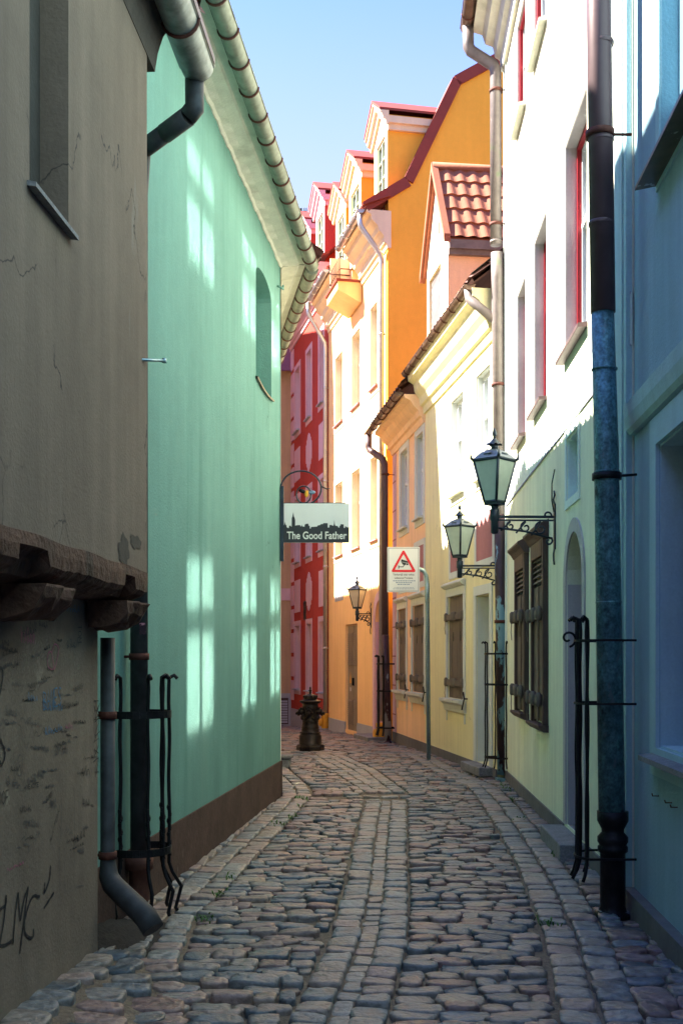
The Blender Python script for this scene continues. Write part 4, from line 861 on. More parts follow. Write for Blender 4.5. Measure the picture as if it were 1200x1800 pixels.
# hoist bay: little balcony with railing and tall opening
b0 = bx[0]+.02; b1 = bx[1]-.02
mb = MB().extr([(-.02, 9.62), (-.06, 9.62), (-.56, 9.88), (-.56, 10.06), (-.02, 10.06)], b0, b1); bal = mb.build("balcony", M['yfac'], oh)
MB().box(b0-.04, b1+.04, -.60, -.02, 10.062, 10.11).build("balcony_cover", M['roofr'], bal)
mb = MB()
for z in (10.35, 10.62): mb.tube([(b0+.03, -.02, z), (b0+.03, -.5, z), (b1-.03, -.5, z), (b1-.03, -.02, z)], .013, 6)
for k_ in range(9): x = b0+.03+(b1-b0-.06)*k_/8; mb.tube([(x, -.5, 10.11), (x, -.5, 10.62)], .008, 5)
mb.build("railing", M['rust'], bal)
MB().box(bay[0]+.01, bay[1]-.01, .16, .2, bay[2], bay[3]).build("balcony_door", M['yframe'], oh)
MB().box(bx[0]-.03, bx[0]+.03, -.48, .0, 10.12, 11.0).build("bay_cheek", M['cornw'], oh)
a = f.world(L-.12, -.56, 10.70); mb = MB().tube([a, a+Vector((.0, 0, -.2)), a+Vector((.03, .01, -.28)), f.world(L-.20, -.1, 9.92), f.world(L-.22, -.085, 9.78), f.world(L-.22, -.085, .35)], .055, 14); d = wbuild(mb, "downpipe", M['silver'], oh)
for z in (8.3, 6.5): pipe_bracket(d, oh, f.world(L-.22, -.085, z), .055, f.world(L-.22, .0, z), M['silver'])
def cast_cap(front, x, y, z, parent):
    c = front.world(x, y, z); mb = MB().lathe([(.085, -.0), (.095, .03), (.095, .30), (.105, .31), (.105, .38), (.07, .39)], c, 16)
    q = front.world(x, y-.09, z+.16); t = (q-c); t.z = 0; t.normalize(); mb.tube([q, q+t*.05], .105, 16); mb.tube([q+t*.05, q+t*.065], .08, 16)
    return wbuild(mb, "cast_pipe_foot", M['ycap'], parent)
cast_cap(f, L-.22, -.10, -.08, oh)
a = f.world(.14, -.56, 10.70); mb = MB().tube([a, a+Vector((0, 0, -.22)), a+Vector((.03, 0, -.3)), f.world(.02, -.1, 9.75), f.world(.0, -.085, 9.6), f.world(0, -.085, .1)], .058, 14); d = wbuild(mb, "downpipe", M['silver'], oh)
for z in (8.6, 6.2, 4.0, 1.9): pipe_bracket(d, oh, f.world(0, -.085, z), .058, f.world(0, 0, z), M['silver'])
cast_cap(f, 0, -.10, -.16, oh)

# ---------------------------------------------------------------- red house
FR = Front(.951, 23.2, -.21, 'R', 35.1); f = FR
rh = thing("red_house", "brick red house with pale pink window surrounds, quoins and ornamental panels", "house", f.loc, f.rot)
L = f.lx(29.3)-.01
ws = [f.span(33.45, 34.5), f.span(31.6, 32.55), f.span(29.85, 30.65)]
ws = [(a+.12, b-.12) for a, b in ws]
rows = [(a, b, .72, 2.62) for a, b in ws] + [(a, b, 4.5, 6.4) for a, b in ws] + [(a, b, 8.4, 10.3) for a, b in ws]
mb = MB(); facade(mb, 0, L, -.9, 11.2, rows, .24); mb.quad((0, 0, -.9), (0, 8, -.9), (0, 8, 11.2), (0, 0, 11.2)); mb.quad((L, 0.01, -.9), (L, 8, -.9), (L, 8, 13), (L, .01, 11.2)); mb.build("wall", M['red'], rh)
for h in rows:
    mb = None
    open_window(rh, h, M['trimw'], M['glass_s'], y=.21, surr=(.14, .016, M['pink']), bars=2, sill=M['greyp'], silld=.1)
def shield(xc, z0, z1, w_):
    zc = (z0+z1)/2; o = []
    for s_, seq in ((1, ((0, z1), (.35, z1-.06), (.5, z1-.16), (.72, z1-.17), (.72, z1-.26), (1, z1-.30), (1, z0+.30), (.72, z0+.26), (.72, z0+.17), (.5, z0+.16), (.35, z0+.06), (0, z0))), ):
        o += [(xc+a*w_, z) for a, z in seq] + [(xc-a*w_, z) for a, z in reversed(seq[1:-1])]
    return o
for i, (a, b) in enumerate(ws):
    for (z0, z1) in ((3.02, 3.98), (6.95, 7.9)):
        mb = MB()
        if i == 1: mb.prism(shield((a+b)/2, z0-.04, z1+.1, (b-a)/2+.08), -.014, .004)
        else: mb.box(a-.06, b+.06, -.014, .004, z0, z1)
        mb.build("ornament_panel", M['pink'], rh)
for k_ in range(15): MB().box(.0, .52, -.02, .004, .38+.72*k_, .38+.72*k_+.6).build("quoin", M['pink'], rh)
mb = MB().box(0, L, -.018, .02, -.9, .12); mb.build("plinth", M['greyp'], rh)
mb = MB().box(f.lx(32.75)-.15, f.lx(32.75)+.25, -.012, .004, 2.75, 3.3); v = mb.build("wall_vent", M['wood_d'], rh)
mb = MB()
for k_ in range(7): mb.extr([(-.03, 2.79+.07*k_), (-.013, 2.84+.07*k_), (-.013, 2.82+.07*k_)], f.lx(32.75)-.13, f.lx(32.75)+.23)
mb.build("louvre", M['iron'], v)
MB().extr(big_cornice(11.85), -.05, L).build("cornice", M['pink'], rh)
flare(MB(), -.05, L, 12.12).build("roof_flare", M['roofr'], rh)
gutter((-.1, -.56, 11.86), (L-.02, -.56, 11.86), .075, M['silver'], rh, hang=.8, hm=M['silver'])
mb = MB(); mansard(mb, 0, L, 12.12); mb.build("roof", M['roofr'], rh)
dormer(rh, *f.span(30.0, 31.2), 12.1, 13.92, 14.35, .03, 2.4, M['red'], M['pink'], M['roofr'], (12.45, 13.55))
dormer(rh, *f.span(32.0, 33.2), 12.1, 13.92, 14.35, .03, 2.4, M['red'], M['pink'], M['roofr'], (12.45, 13.55))
dormer(rh, *f.span(33.9, 34.9), 12.1, 13.92, 14.35, .03, 2.4, M['red'], M['pink'], M['roofr'], (12.45, 13.55))

# ---------------------------------------------------------------- peach house across the end of the lane
ph = thing("peach_house", "beige peach house closing the far end of the lane beside the red quoins", "house", (-9, 35.4, 0), 0)
x1 = 7.9; hs = [(x, x+1.0, z, z+1.7) for x in (4.6, 2.4) for z in (1.0, 4.4, 7.6)]
mb = MB(); facade(mb, 0, x1, -1, 10.6, hs, .2); body(mb, 0, x1, -1, 10.6, 8)
mb.build("wall", M['peach'], ph)
for h in hs: open_window(ph, h, M['frame'], M['glass_s'], y=.17, surr=(.12, .015, M['trimw']), bars=2, sill=M['greyp'])
MB().box(0, x1, -.03, .01, -1, .56).build("plinth", M['greyp'], ph)
MB().box(0, x1, -.05, .01, 3.45, 3.82).build("string_course", M['pink'], ph)
v = MB().box(7.07, 7.35, -.04, -.029, -.4, .42).build("plinth_vent", M['wood_d'], ph); mb = MB()
for k_ in range(9): mb.extr([(-.06, -.36+.08*k_), (-.042, -.3+.08*k_), (-.042, -.32+.08*k_)], 7.09, 7.33)
mb.build("louvre", M['greyp'], v)
mb = MB(); mb.quad((-.2, -.4, 10.5), (x1, -.4, 10.5), (x1, 4, 13.6), (-.2, 4, 13.6)); mb.quad((-.2, 8.2, 10.6), (x1, 8.2, 10.6), (x1, 4, 13.6), (-.2, 4, 13.6)); mb.poly([(x1, 0, 10.6), (x1, 8, 10.6), (x1, 4, 13.5)]); r_ = mb.build("roof", M['roofr'], ph)
MB().box(7.15, 7.75, 2.6, 3.2, 11, 15.6).build("chimney", M['peach'], r_)
mb = MB().box(2.0, 4.2, -5.6, 2.0, -1, 14.8).quad((1.9, -5.7, 14.8), (4.3, -5.7, 14.8), (4.3, 2.1, 15.0), (1.9, 2.1, 15.0)); mb.build("shading_wing", M['peach'], ph)  # unseen wing, raised this high to shade the red front
t = thing("television_antenna", "thin television antenna above the far red rooftops", "antenna", (-1.38, 38.3, 15.55))
MB().tube([(0, 0, 0), (0, 0, 1.25)], .025, 6).build("mast", M['iron'], t)
mb = MB().tube([(-.16, 0, 1.15), (.22, 0, 1.15)], .018, 5).tube([(-.10, 0, .8), (.1, 0, .8)], .018, 5)
for x in (-.14, -.05, .04, .13, .2): mb.tube([(x, -.25, 1.15), (x, .25, 1.15)], .012, 5); mb.tube([(x, 0, 1.05), (x, 0, 1.27)], .014, 5)
mb.build("aerial", M['iron'], t)

# ================================================================ STREET FURNITURE
# ---------------------------------------------------------------- lanterns
def spiral(c, r0, turns, a0, n=22, dirn=1):
    return [(c[0]+r0*(1-i/n*.8)*math.cos(a0+dirn*turns*2*math.pi*i/n), 0, c[1]+r0*(1-i/n*.8)*math.sin(a0+dirn*turns*2*math.pi*i/n)) for i in range(n+1)]
def make_lantern(label, loc, rot, arm, glassm, s=1.0, drop=0):
    """local: x runs from the wall (0) out along the bracket, z=0 is the bracket's top bar"""
    t = thing("wall_lantern", label, "lamp", loc, rot, "wall lanterns along the lane")
    sq = lambda h, z: [(arm+h, 0, z), (arm, h, z), (arm-h, 0, z), (arm, -h, z)]      # an edge points along the arm
    hb, ht, z0, z1 = .092, .192, .135, .515; k2 = .62
    B, T = sq(hb, z0), sq(ht, z1); mb = MB()
    for i in range(4): mb.tube([B[i], T[i]], .0135, 6)
    for ring_, r_ in ((B, .014), (T, .016)):
        for i in range(4): mb.tube([ring_[i], ring_[(i+1) % 4]], r_, 6)
    mb.add(sq(hb*1.08, z0-.03)+sq(hb*1.08, z0-.012), [(3,2,1,0),(4,5,6,7),(0,1,5,4),(1,2,6,5),(2,3,7,6),(3,0,4,7)])
    for i in range(4):                                   # corner horns
        d = (Vector(T[i])-Vector((arm, 0, z1))).normalized(); p = Vector(T[i])
        mb.tube([p, p+d*.025+Vector((0, 0, .02)), p+d*.032+Vector((0, 0, .075))], .02, 6, radii=[.015, .014, .002])
    fr = mb.build("lantern_frame", M['lamp'], t)
    for i in range(4):
        a, b, c, d = [Vector(p) for p in (B[i], B[(i+1) % 4], T[(i+1) % 4], T[i])]; ce = (a+b+c+d)/4; n = (b-a).cross(d-a).normalized()*.004
        q = [ce+(p-ce)*.97 for p in (a, b, c, d)]; MB().add([p+n for p in q]+[p-n for p in q], [(0,1,2,3),(7,6,5,4),(0,4,5,1),(1,5,6,2),(2,6,7,3),(3,7,4,0)]).build("pane", glassm, t)
    mb = MB(); E, U, V = sq(ht*1.10, z1+.010), sq(ht*.62, z1+.075), sq(.05, z1+.105)
    for lo, hi in ((E, U), (U, V)): mb.add(lo+hi, [(0,1,5,4),(1,2,6,5),(2,3,7,6),(3,0,4,7)])
    mb.add(E, [(3,2,1,0)]); mb.add(V, [(0,1,2,3)])
    for i in range(4):                                   # small vents on the roof faces
        m1 = (Vector(E[i])+Vector(E[(i+1) % 4]))*.5*.45+(Vector(U[i])+Vector(U[(i+1) % 4]))*.5*.55; e = (Vector(E[(i+1) % 4])-Vector(E[i])).normalized()
        mb.tube([m1-e*.04+Vector((0, 0, .008)), m1+e*.04+Vector((0, 0, .008))], .008, 4)
    mb.build("lantern_roof", M['lampr'], t)
    mb = MB(); mb.lathe([(.034, 0), (.034, .05)], (arm, 0, z1+.10), 10); o = len(mb.v); n = 20
    for r_, z, wv in ((.072, .046, .008), (.058, .055, .005), (.036, .08, 0), (.014, .105, 0)):
        for j in range(n): q = 2*math.pi*j/n; mb.v.append((arm+r_*math.cos(q), r_*math.sin(q), z1+.10+z+wv*math.cos(q*8)))
    for i in range(3):
        for j in range(n): mb.f.append((o+i*n+j, o+i*n+(j+1) % n, o+(i+1)*n+(j+1) % n, o+(i+1)*n+j)); mb.sm.append(True)
    mb.lathe([(.009, .10), (.009, .122), (.018, .13), (.022, .15), (.015, .175), (.003, .20)], (arm, 0, z1+.10), 10)
    mb.build("chimney_cap", M['lamp'], t)
    mb = MB().lathe([(.02, -.16), (.034, -.15), (.034, -.04), (.044, -.03), (.044, .06), (.03, .07), (.036, .085), (.03, .11)], (arm, 0, 0), 12); mb.build("stem", M['lamp'], t)
    mb = MB(); mb.box(.02, arm, -.016, .016, -.012, .010); mb.tube([(arm, 0, -.10), (arm*.5, 0, -.135), (.03, 0, -.20)], .011, 6); mb.box(.02, arm*.95, -.011, .011, -.04, -.026)
    for k_ in range(3):
        xx = arm*(.24+.25*k_); rr = .052*(1.25-.22*k_); mb.tube(spiral((xx, -.045-rr), rr, 1.2, R(90), dirn=-1), .0085, 6); mb.tube([(xx, 0, -.045), (xx+.09, 0, -.05-rr*1.9)], .0085, 6)
    mb.tube(spiral((.075, .012), .04, 1.0, R(200), dirn=-1), .009, 6); mb.tube(spiral((.065, -.225), .04, 1.0, R(120)), .009, 6)
    mb.build("bracket", M['lamp'], t)
    mb = MB().box(.0, .016, -.022, .022, -.30, .12)
    mb.tube([(.012, 0, .12), (.02, .0, .16), (.012, .02, .2), (.012, -.01, .24)], .008, 6); mb.tube([(.012, 0, -.30), (.02, .01, -.34), (.012, -.02, -.40), (.012, .0, -.44)], .008, 6)
    mb.build("wall_plate", M['lamp'], t)
    return t
L1 = FWH.world(FWH.lx(10.5), 0, 2.92); L2 = Vector((2.05, 14.98, 2.86)); L3 = FO.world(FO.lx(24.67), 0, 2.60)
la = make_lantern("nearest and largest lantern on a scrolled bracket above the shuttered cases of the white house", L1, R(180)+math.atan(-.04)*-1, .565, M['frost'])
lb = make_lantern("small lantern on a scrolled bracket behind the peeling drainpipe of the yellow house", (2.06, 14.97, 2.84), R(180)-.04, .505, M['frost'])
lc = make_lantern("yellowed lantern beside the louvred door on the amber house front", L3, R(180)+.21, .31, M['frost_y'])
# ---------------------------------------------------------------- pipe guards
def guard(label, c, z0, z1, angs, r, bands, wall, barr=.012, hook=.05, twist=False, splay=False, bandw=.018):
    t = thing("pipe_guard", label, "pipe guard", (c[0], c[1], 0), 0, "iron guards round the foot of the drainpipes")
    for i, a in enumerate(angs):
        d = Vector((math.cos(R(a)), math.sin(R(a)), 0)); p = d*r; P = []
        P.append(p+d*hook+Vector((0, 0, z1-.015))); P.append(p+d*hook*.6+Vector((0, 0, z1+.006))); P.append(p+Vector((0, 0, z1-.01)))
        nz = 14
        for k_ in range(1, nz): P.append(p+Vector((.003*math.sin(k_+i), 0, z1+(z0+.36-z1)*k_/nz)))
        if splay: P += [p+Vector((0, 0, z0+.30)), p+d*.02+Vector((0, 0, z0+.24)), p+d*.075+Vector((0, 0, z0+.15)), p+d*.04+Vector((0, 0, z0+.02)), p+d*.05+Vector((0, 0, z0))]
        else: P += [p+Vector((0, 0, z0+.1)), p+d*.02+Vector((0, 0, z0+.03)), p+d*.035+Vector((0, 0, z0))]
        mb = MB().tube(P, barr, 7)
        if twist:
            for k_ in range(26):
                z = z0+.34+.012*k_; q = k_*.9; mb.tube([p+Vector((barr*.7*math.cos(q), barr*.7*math.sin(q), z)), p+Vector((barr*.7*math.cos(q+.9), barr*.7*math.sin(q+.9), z+.012))], barr*.75, 4)
        mb.build("bar", M['iron'], t)
    for z in bands:
        a0, a1 = min(angs)-8, max(angs)+8; mb = MB(); n = 16; rr = r+barr
        P = [Vector((rr*math.cos(R(a0+(a1-a0)*i/n)), rr*math.sin(R(a0+(a1-a0)*i/n)), z)) for i in range(n+1)]
        w0 = Vector((wall[0]-c[0], P[0].y, z)); w1 = Vector((wall[1]-c[0], P[-1].y, z)); P = [w0]+P+[w1]
        for k_ in range(len(P)-1):
            a, b = P[k_], P[k_+1]; tn = (b-a).normalized(); nn = Vector((-tn.y, tn.x, 0))*.004; h = Vector((0, 0, bandw))
            mb.add([a-nn-h, b-nn-h, b+nn-h, a+nn-h, a-nn+h, b-nn+h, b+nn+h, a+nn+h], [(0,3,2,1),(4,5,6,7),(0,1,5,4),(1,2,6,5),(2,3,7,6),(3,0,4,7)])
        mb.build("band", M['iron'], t)
    return t
guard("twisted iron guard around the zinc pipe between grey and green houses", (-1.238, 6.95), .06, 1.50, (-115, -62, -28, 10, 50), .185, (1.27, .445), (-1.37, -1.35), .0115, .05, True, True, .022)
guard("tall black guard around the big peeling blue green pipe, closest to the camera", (1.665, 7.1), .24, 1.86, (118, 138, 158, 188, 216), .20, (1.72, 1.33, .38), (1.84, 1.80), .011, .05, bandw=.007)
_g = [o for o in COL.objects if o.name.startswith('pipe_guard') and not o.parent][-1]
MB().tube([(x-.25, .02, z) for (x, _, z) in spiral((0, 1.735), .055, 1.1, R(-80))], .008, 6).build('scroll', M['iron'], _g)
guard("thin dark guard around the peeling brown pipe next to the yellow house door", (2.10, 14.88), .20, 1.83, (172, 200, 238, 275), .22, (1.68, 1.28, .33), (2.16, 2.15), .010, .05, bandw=.012)
guard("farthest rusty guard around the plum pipe at the orange corner", (.91, 22.7), .10, 1.68, (165, 205, 245), .19, (1.52, .98, .25), (1.05, 1.05), .02, .06, bandw=.014)
# ---------------------------------------------------------------- warning sign on its pole
ps = thing("video_sign", "white camera surveillance sign with red triangle on a bent galvanised pole", "sign", (1.375, 17.95, 0), 0)
MB().tube([(.0, 0, -.05), (-.025, 0, 2.80), (-.04, 0, 2.93), (-.075, 0, 3.0), (-.14, 0, 3.03), (-.45, 0, 3.03)], .034, 14).build("pole", M['pole'], ps)
MB().lathe([(.0355, 0), (.040, .01), (.040, .30), (.0355, .31)], (-.0245, 0, 2.5), 14).build("sleeve", M['pole'], ps)
bx0, bx1, bz0, bz1 = -.655, -.148, 2.665, 3.375; yb = -.06
MB().box(bx0, bx1, yb, yb+.012, bz0, bz1).build("board", M['signw'], ps)
def rframe(mb, x0, x1, z0, z1, w_, y0, y1): mb.box(x0, x1, y0, y1, z0, z0+w_).box(x0, x1, y0, y1, z1-w_, z1).box(x0, x0+w_, y0, y1, z0+w_, z1-w_).box(x1-w_, x1, y0, y1, z0+w_, z1-w_); return mb
rframe(MB(), bx0+.014, bx1-.014, bz0+.014, bz1-.014, .007, yb-.002, yb).build("border", M['signblk'], ps)
bc = (bx0+bx1)/2
def rtri(cx, z0, w_, h, r_):
    C = [Vector((cx-w_/2, z0)), Vector((cx+w_/2, z0)), Vector((cx, z0+h))]; o = []; ce = (C[0]+C[1]+C[2])/3
    for i, p in enumerate(C):
        q = p+(ce-p).normalized()*r_*2; base = math.degrees(math.atan2(*(p-ce).yx))
        o += [(q.x+r_*math.cos(R(base+a)), q.y+r_*math.sin(R(base+a))) for a in range(-60, 61, 20)]
    return o
o_, i_ = rtri(bc, bz0+.315, .40, .36, .02), rtri(bc, bz0+.315+.036, .40-.125, .36-.112, .008)
mb = MB(); n = len(o_); v = [(a, yb-.004, b) for a, b in o_]+[(a, yb-.004, b) for a, b in i_]; v += [(a, yb, b) for a, _, b in v]
mb.add(v, [(i, (i+1) % n, n+(i+1) % n, n+i) for i in range(n)] + [(i, (i+1) % n, 2*n+(i+1) % n, 2*n+i) for i in range(n)]); mb.build("warning_triangle", M['signred'], ps)
cz = bz0+.43; mb = MB()                       # camera pictogram
def rotp(pts, a, c): return [(c[0]+x*math.cos(a)-z*math.sin(a), c[1]+x*math.sin(a)+z*math.cos(a)) for x, z in pts]
for pts in ([(-.055, .02), (.06, .02), (.06, .045), (-.055, .06)], [(-.05, .015), (.03, .015), (.03, -.02), (-.02, -.02)], [(.036, .012), (.066, .012), (.066, -.014), (.036, -.018)], [(-.008, -.02), (.006, -.02), (-.012, -.055), (-.026, -.055)], [(-.085, -.046), (-.012, -.046), (-.012, -.058), (-.085, -.058)], [(-.092, -.03), (-.078, -.03), (-.078, -.078), (-.092, -.078)]):
    mb.prism(rotp(pts, -.18 if pts[0][1] > 0 else 0, (bc+.01, cz+.02)), yb-.003, yb)
mb.build("pictogram", M['signblk'], ps)
def lettering(parent, s, cx, z, width, y, m, bold=0, name="lettering", sy=1.0, thick=.0015):
    cu = bpy.data.curves.new("lettering", 'FONT'); cu.body = s; cu.align_x = 'CENTER'; cu.size = 1; cu.offset = bold; cu.extrude = 0
    to = bpy.data.objects.new("lettering", cu); COL.objects.link(to); dg = bpy.context.evaluated_depsgraph_get(); dg.update()
    me = bpy.data.meshes.new_from_object(to.evaluated_get(dg)); bpy.data.objects.remove(to); bpy.data.curves.remove(cu)
    xs = [v.co.x for v in me.vertices]; k_ = width/(max(xs)-min(xs)); xm = (max(xs)+min(xs))/2
    for v in me.vertices: v.co = Vector((cx+(v.co.x-xm)*k_, y, z+v.co.y*k_*sy))
    me.materials.clear(); me.materials.append(m); me.name = name
    o = bpy.data.objects.new(name, me); COL.objects.link(o); o.parent = parent; return o
lettering(ps, "Teritorijā tiek veikta", bc, bz0+.263, .335, yb-.002, M['signblk'], .012)
lettering(ps, "videonovērošana", bc, bz0+.210, .29, yb-.002, M['signblk'], .012)
random.seed(5)
for z, wd_ in ((.172, .33), (.144, .24), (.116, .19), (.066, .30), (.048, .33)):
    mb = MB(); x = bc-wd_/2
    while x < bc+wd_/2: l_ = random.uniform(.012, .035); mb.box(x, x+l_, yb-.002, yb, bz0+z, bz0+z+(.013 if z > .1 else .007)); x += l_+.008
    mb.build("small_print", M['signtxt'], ps)
# ---------------------------------------------------------------- hanging shop sign
ss = thing("hanging_sign", "white and black shop sign with skyline, hung from the green house corner", "sign", (-.69, 13.25, 0), 0)
sx0, sx1, sz0, sz1 = .02, .78, 2.965, 3.42
MB().box(sx0, sx1, -.015, .015, sz0, sz1).build("board", M['signw'], ss, bevel=.003)
def SP(px, py): return (sx0+(px-152)/(1000-152)*(sx1-sx0), sz0+(852-py)/(852-340)*(sz1-sz0))
sil = [(152,630),(165,600),(170,575),(175,615),(188,628),(190,650),(215,665),(222,632),(240,632),(250,645),(255,645),(256,535),(265,512),(270,485),(275,455),(280,490),(285,512),(296,540),(300,560),(300,630),(320,625),(365,622),(368,640),(378,640),(385,615),(392,640),(420,645),(425,615),(445,606),(470,605),(475,632),(488,632),(490,668),(500,670),(505,648),(550,645),(585,642),(590,628),(625,622),(632,610),(660,610),(662,598),(720,598),(722,655),(742,655),(744,622),(775,622),(780,632),(798,632),(803,600),(806,555),(812,600),(818,632),(850,635),(860,655),(870,658),(875,632),(887,630),(888,612),(928,614),(930,660),(945,660),(948,636),(970,650),(985,655),(1000,642)]
mb = MB().prism([SP(a, b) for a, b in sil]+[(sx1, sz0+.002), (sx0, sz0+.002)], -.0175, -.014); mb.build("skyline", M['signblk'], ss)
lettering(ss, "The Good Father", (sx0+sx1)/2+.004, sz0+.042, .695, -.019, M['signpale'], .018, sy=1.25)
mb = MB(); c0 = (.22, 3.60)
mb.tube([(c0[0]+.235*math.cos(R(a)), 0, c0[1]+.20*math.sin(R(a))) for a in range(190, -80, -10)], .010, 6)
mb.tube([(c0[0]+.03+.085*math.cos(R(a)), 0, c0[1]-.075+.10*math.sin(R(a))) for a in range(0, 361, 20)], .009, 6)
mb.tube([(c0[0]+.235, 0, c0[1]+.02), (c0[0]+.30, 0, c0[1]-.01), (c0[0]+.34, 0, c0[1])], .007, 6, radii=[.009, .007, .002])
mb.tube([(-.02, 0, 3.425), (.02, 0, 3.425), (.74, 0, 3.425)], .008, 6); mb.build("scroll_bracket", M['lamp'], ss)
for (x, z, a, mm) in ((.235, 3.565, 160, M['iron']), (.285, 3.535, 265, M['ycap']), (.345, 3.55, 5, M['signtxt'])):
    mb = MB().ball((0, 0, 0), .03, 8, 6, (1.5, .4, .8)); mb.v = [(x+p[0]*math.cos(R(a))-p[2]*math.sin(R(a)), p[1], z+p[0]*math.sin(R(a))+p[2]*math.cos(R(a))) for p in mb.v]; mb.build("leaf_ornament", mm, ss)
MB().box(-.02, .02, -.03, .03, 2.75, 3.62).build("wall_plate", M['lamp'], ss)
# ---------------------------------------------------------------- hydrant
hy = thing("fire_hydrant", "dark cast iron hydrant with beast head spouts standing in the lane", "hydrant", (-.553, 20.2, Zg(-.55, 20.2)), 0)
MB().lathe([(.25, -.05), (.25, .10), (.235, .125), (.235, .135)], (0, 0, 0), 8, smooth=False).build("plinth", M['hyd'], hy, bevel=.008)
mb = MB().lathe([(.205, .135), (.205, .14), (.2, .145), (.2, .29), (.192, .30), (.17, .325), (.178, .34), (.178, .352), (.16, .362), (.158, .40), (.152, .42), (.158, .44), (.150, .452), (.142, .50), (.138, .53), (.142, .54), (.142, .56), (.136, .57), (.130, .64), (.132, .72), (.14, .78), (.145, .82), (.138, .83), (.138, .85), (.17, .875), (.19, .885), (.19, .905), (.175, .915), (.15, .92), (.12, .935)], (0, 0, 0), 28); mb.build("body", M['hyd'], hy)
mb = MB()
for k_ in range(28): q = 2*math.pi*k_/28; mb.ball((.172*math.cos(q), .172*math.sin(q), .345), .014, 6, 4)
mb.build("bead_ring", M['hyd'], hy)
mb = MB().lathe([(.115, .93), (.12, .95), (.11, .985), (.085, 1.01), (.05, 1.025), (.022, 1.03), (.022, 1.08), (.03, 1.085), (.03, 1.10), (.014, 1.11), (.02, 1.13), (.012, 1.155), (.003, 1.16)], (0, 0, 0), 20)
for k_ in range(8): q = 2*math.pi*k_/8+.2; mb.ball((.105*math.cos(q), .105*math.sin(q), .985), .03, 7, 5)
mb.build("cap", M['hyd'], hy)
for a in (185, -8, -95):                             # beast head spouts with a jaw, brow and ears
    d = Vector((math.cos(R(a)), math.sin(R(a)), 0)); e = Vector((-d.y, d.x, 0)); mb = MB()
    mb.tube([d*.12+Vector((0, 0, .70)), d*.165+Vector((0, 0, .725)), d*.21+Vector((0, 0, .715))], .05, 10, radii=[.062, .06, .045])
    mb.tube([d*.19+Vector((0, 0, .71)), d*.24+Vector((0, 0, .69)), d*.255+Vector((0, 0, .665))], .02, 8, radii=[.034, .024, .016])
    mb.tube([d*.18+Vector((0, 0, .675)), d*.225+Vector((0, 0, .65))], .018, 8)
    for s_ in (1, -1): mb.ball(tuple(d*.165+e*.045*s_+Vector((0, 0, .775))), .022, 7, 5); mb.ball(tuple(d*.20+e*.028*s_+Vector((0, 0, .745))), .013, 6, 4)
    mb.build("beast_head", M['hyd'], hy)
mb = MB()
for a0, a1 in ((-95, -8), (-175, -95)):
    mb.tube([Vector((.15*math.cos(R(a0+(a1-a0)*i/10)), .15*math.sin(R(a0+(a1-a0)*i/10)), .69-.11*math.sin(math.pi*i/10))) for i in range(11)], .013, 6)
for k_ in range(5):
    q = R(a0+6*k_)
for s_ in (180, 0): mb.ball((.14*math.cos(R(s_)), .14*math.sin(R(s_)), .61), .035, 8, 6, (1, 1, 1.3))
mb.build("garland", M['hyd'], hy)
# spur stone at the green corner
sp = thing("spur_stone", "low worn stone block at the foot of the green corner", "stone", (-.86, 16.9, 0), -.15)
MB().box(-.10, .10, -.09, .09, -.05, .14).build("block", M['stonestep'], sp, bevel=.02)
MB().box(-.12, .13, -.12, .12, .14, .19).build("cap_stone", M['stonestep'], sp, bevel=.015)

# ================================================================ PAVING
def tone_mat(name, stops, rough):
    m = bpy.data.materials.new(name); m.use_nodes = True; nt = m.node_tree; Ln = nt.links.new; p = nt.nodes["Principled BSDF"]
    at_ = _n(nt, "ShaderNodeAttribute", attribute_name="tone"); cr = _n(nt, "ShaderNodeValToRGB"); cr.color_ramp.interpolation = 'LINEAR'
    e = cr.color_ramp.elements
    while len(e) > 1: e.remove(e[-1])
    e[0].position, e[0].color = stops[0][0], (*stops[0][1], 1)
    for q, c in stops[1:]: el = e.new(q); el.color = (*c, 1)
    Ln(at_.outputs["Fac"], cr.inputs[0]); tc = _n(nt, "ShaderNodeTexCoord")
    no = _n(nt, "ShaderNodeTexNoise"); no.inputs["Scale"].default_value = 22; no.inputs["Detail"].default_value = 7; Ln(tc.outputs["Object"], no.inputs["Vector"])
    mr = _n(nt, "ShaderNodeMapRange"); Ln(no.outputs["Fac"], mr.inputs[0])
    for i, v in enumerate((.3, .7, .58, 1.42)): mr.inputs[i+1].default_value = v
    sc_ = _n(nt, "ShaderNodeVectorMath", operation='SCALE'); Ln(cr.outputs[0], sc_.inputs[0]); Ln(mr.outputs[0], sc_.inputs["Scale"])
    n2 = _n(nt, "ShaderNodeTexNoise"); n2.inputs["Scale"].default_value = 5; n2.inputs["Detail"].default_value = 6; Ln(tc.outputs["Object"], n2.inputs["Vector"])
    m2 = _n(nt, "ShaderNodeMapRange"); Ln(n2.outputs["Fac"], m2.inputs[0])
    for i, v in enumerate((.52, .68, 0, .55)): m2.inputs[i+1].default_value = v
    mx = _n(nt, "ShaderNodeMix", data_type='RGBA'); Ln(m2.outputs[0], mx.inputs[0]); Ln(sc_.outputs[0], mx.inputs[6]); mx.inputs[7].default_value = (.17, .135, .095, 1)
    Ln(mx.outputs[2], p.inputs["Base Color"]); p.inputs["Specular IOR Level"].default_value = .5
    m3 = _n(nt, "ShaderNodeMapRange"); Ln(no.outputs["Fac"], m3.inputs[0])
    for i, v in enumerate((.3, .7, rough-.12, rough+.15)): m3.inputs[i+1].default_value = v
    Ln(m3.outputs[0], p.inputs["Roughness"])
    b = _n(nt, "ShaderNodeBump"); b.inputs["Strength"].default_value = .9; b.inputs["Distance"].default_value = .016; Ln(no.outputs["Fac"], b.inputs["Height"]); Ln(b.outputs[0], p.inputs["Normal"])
    return m
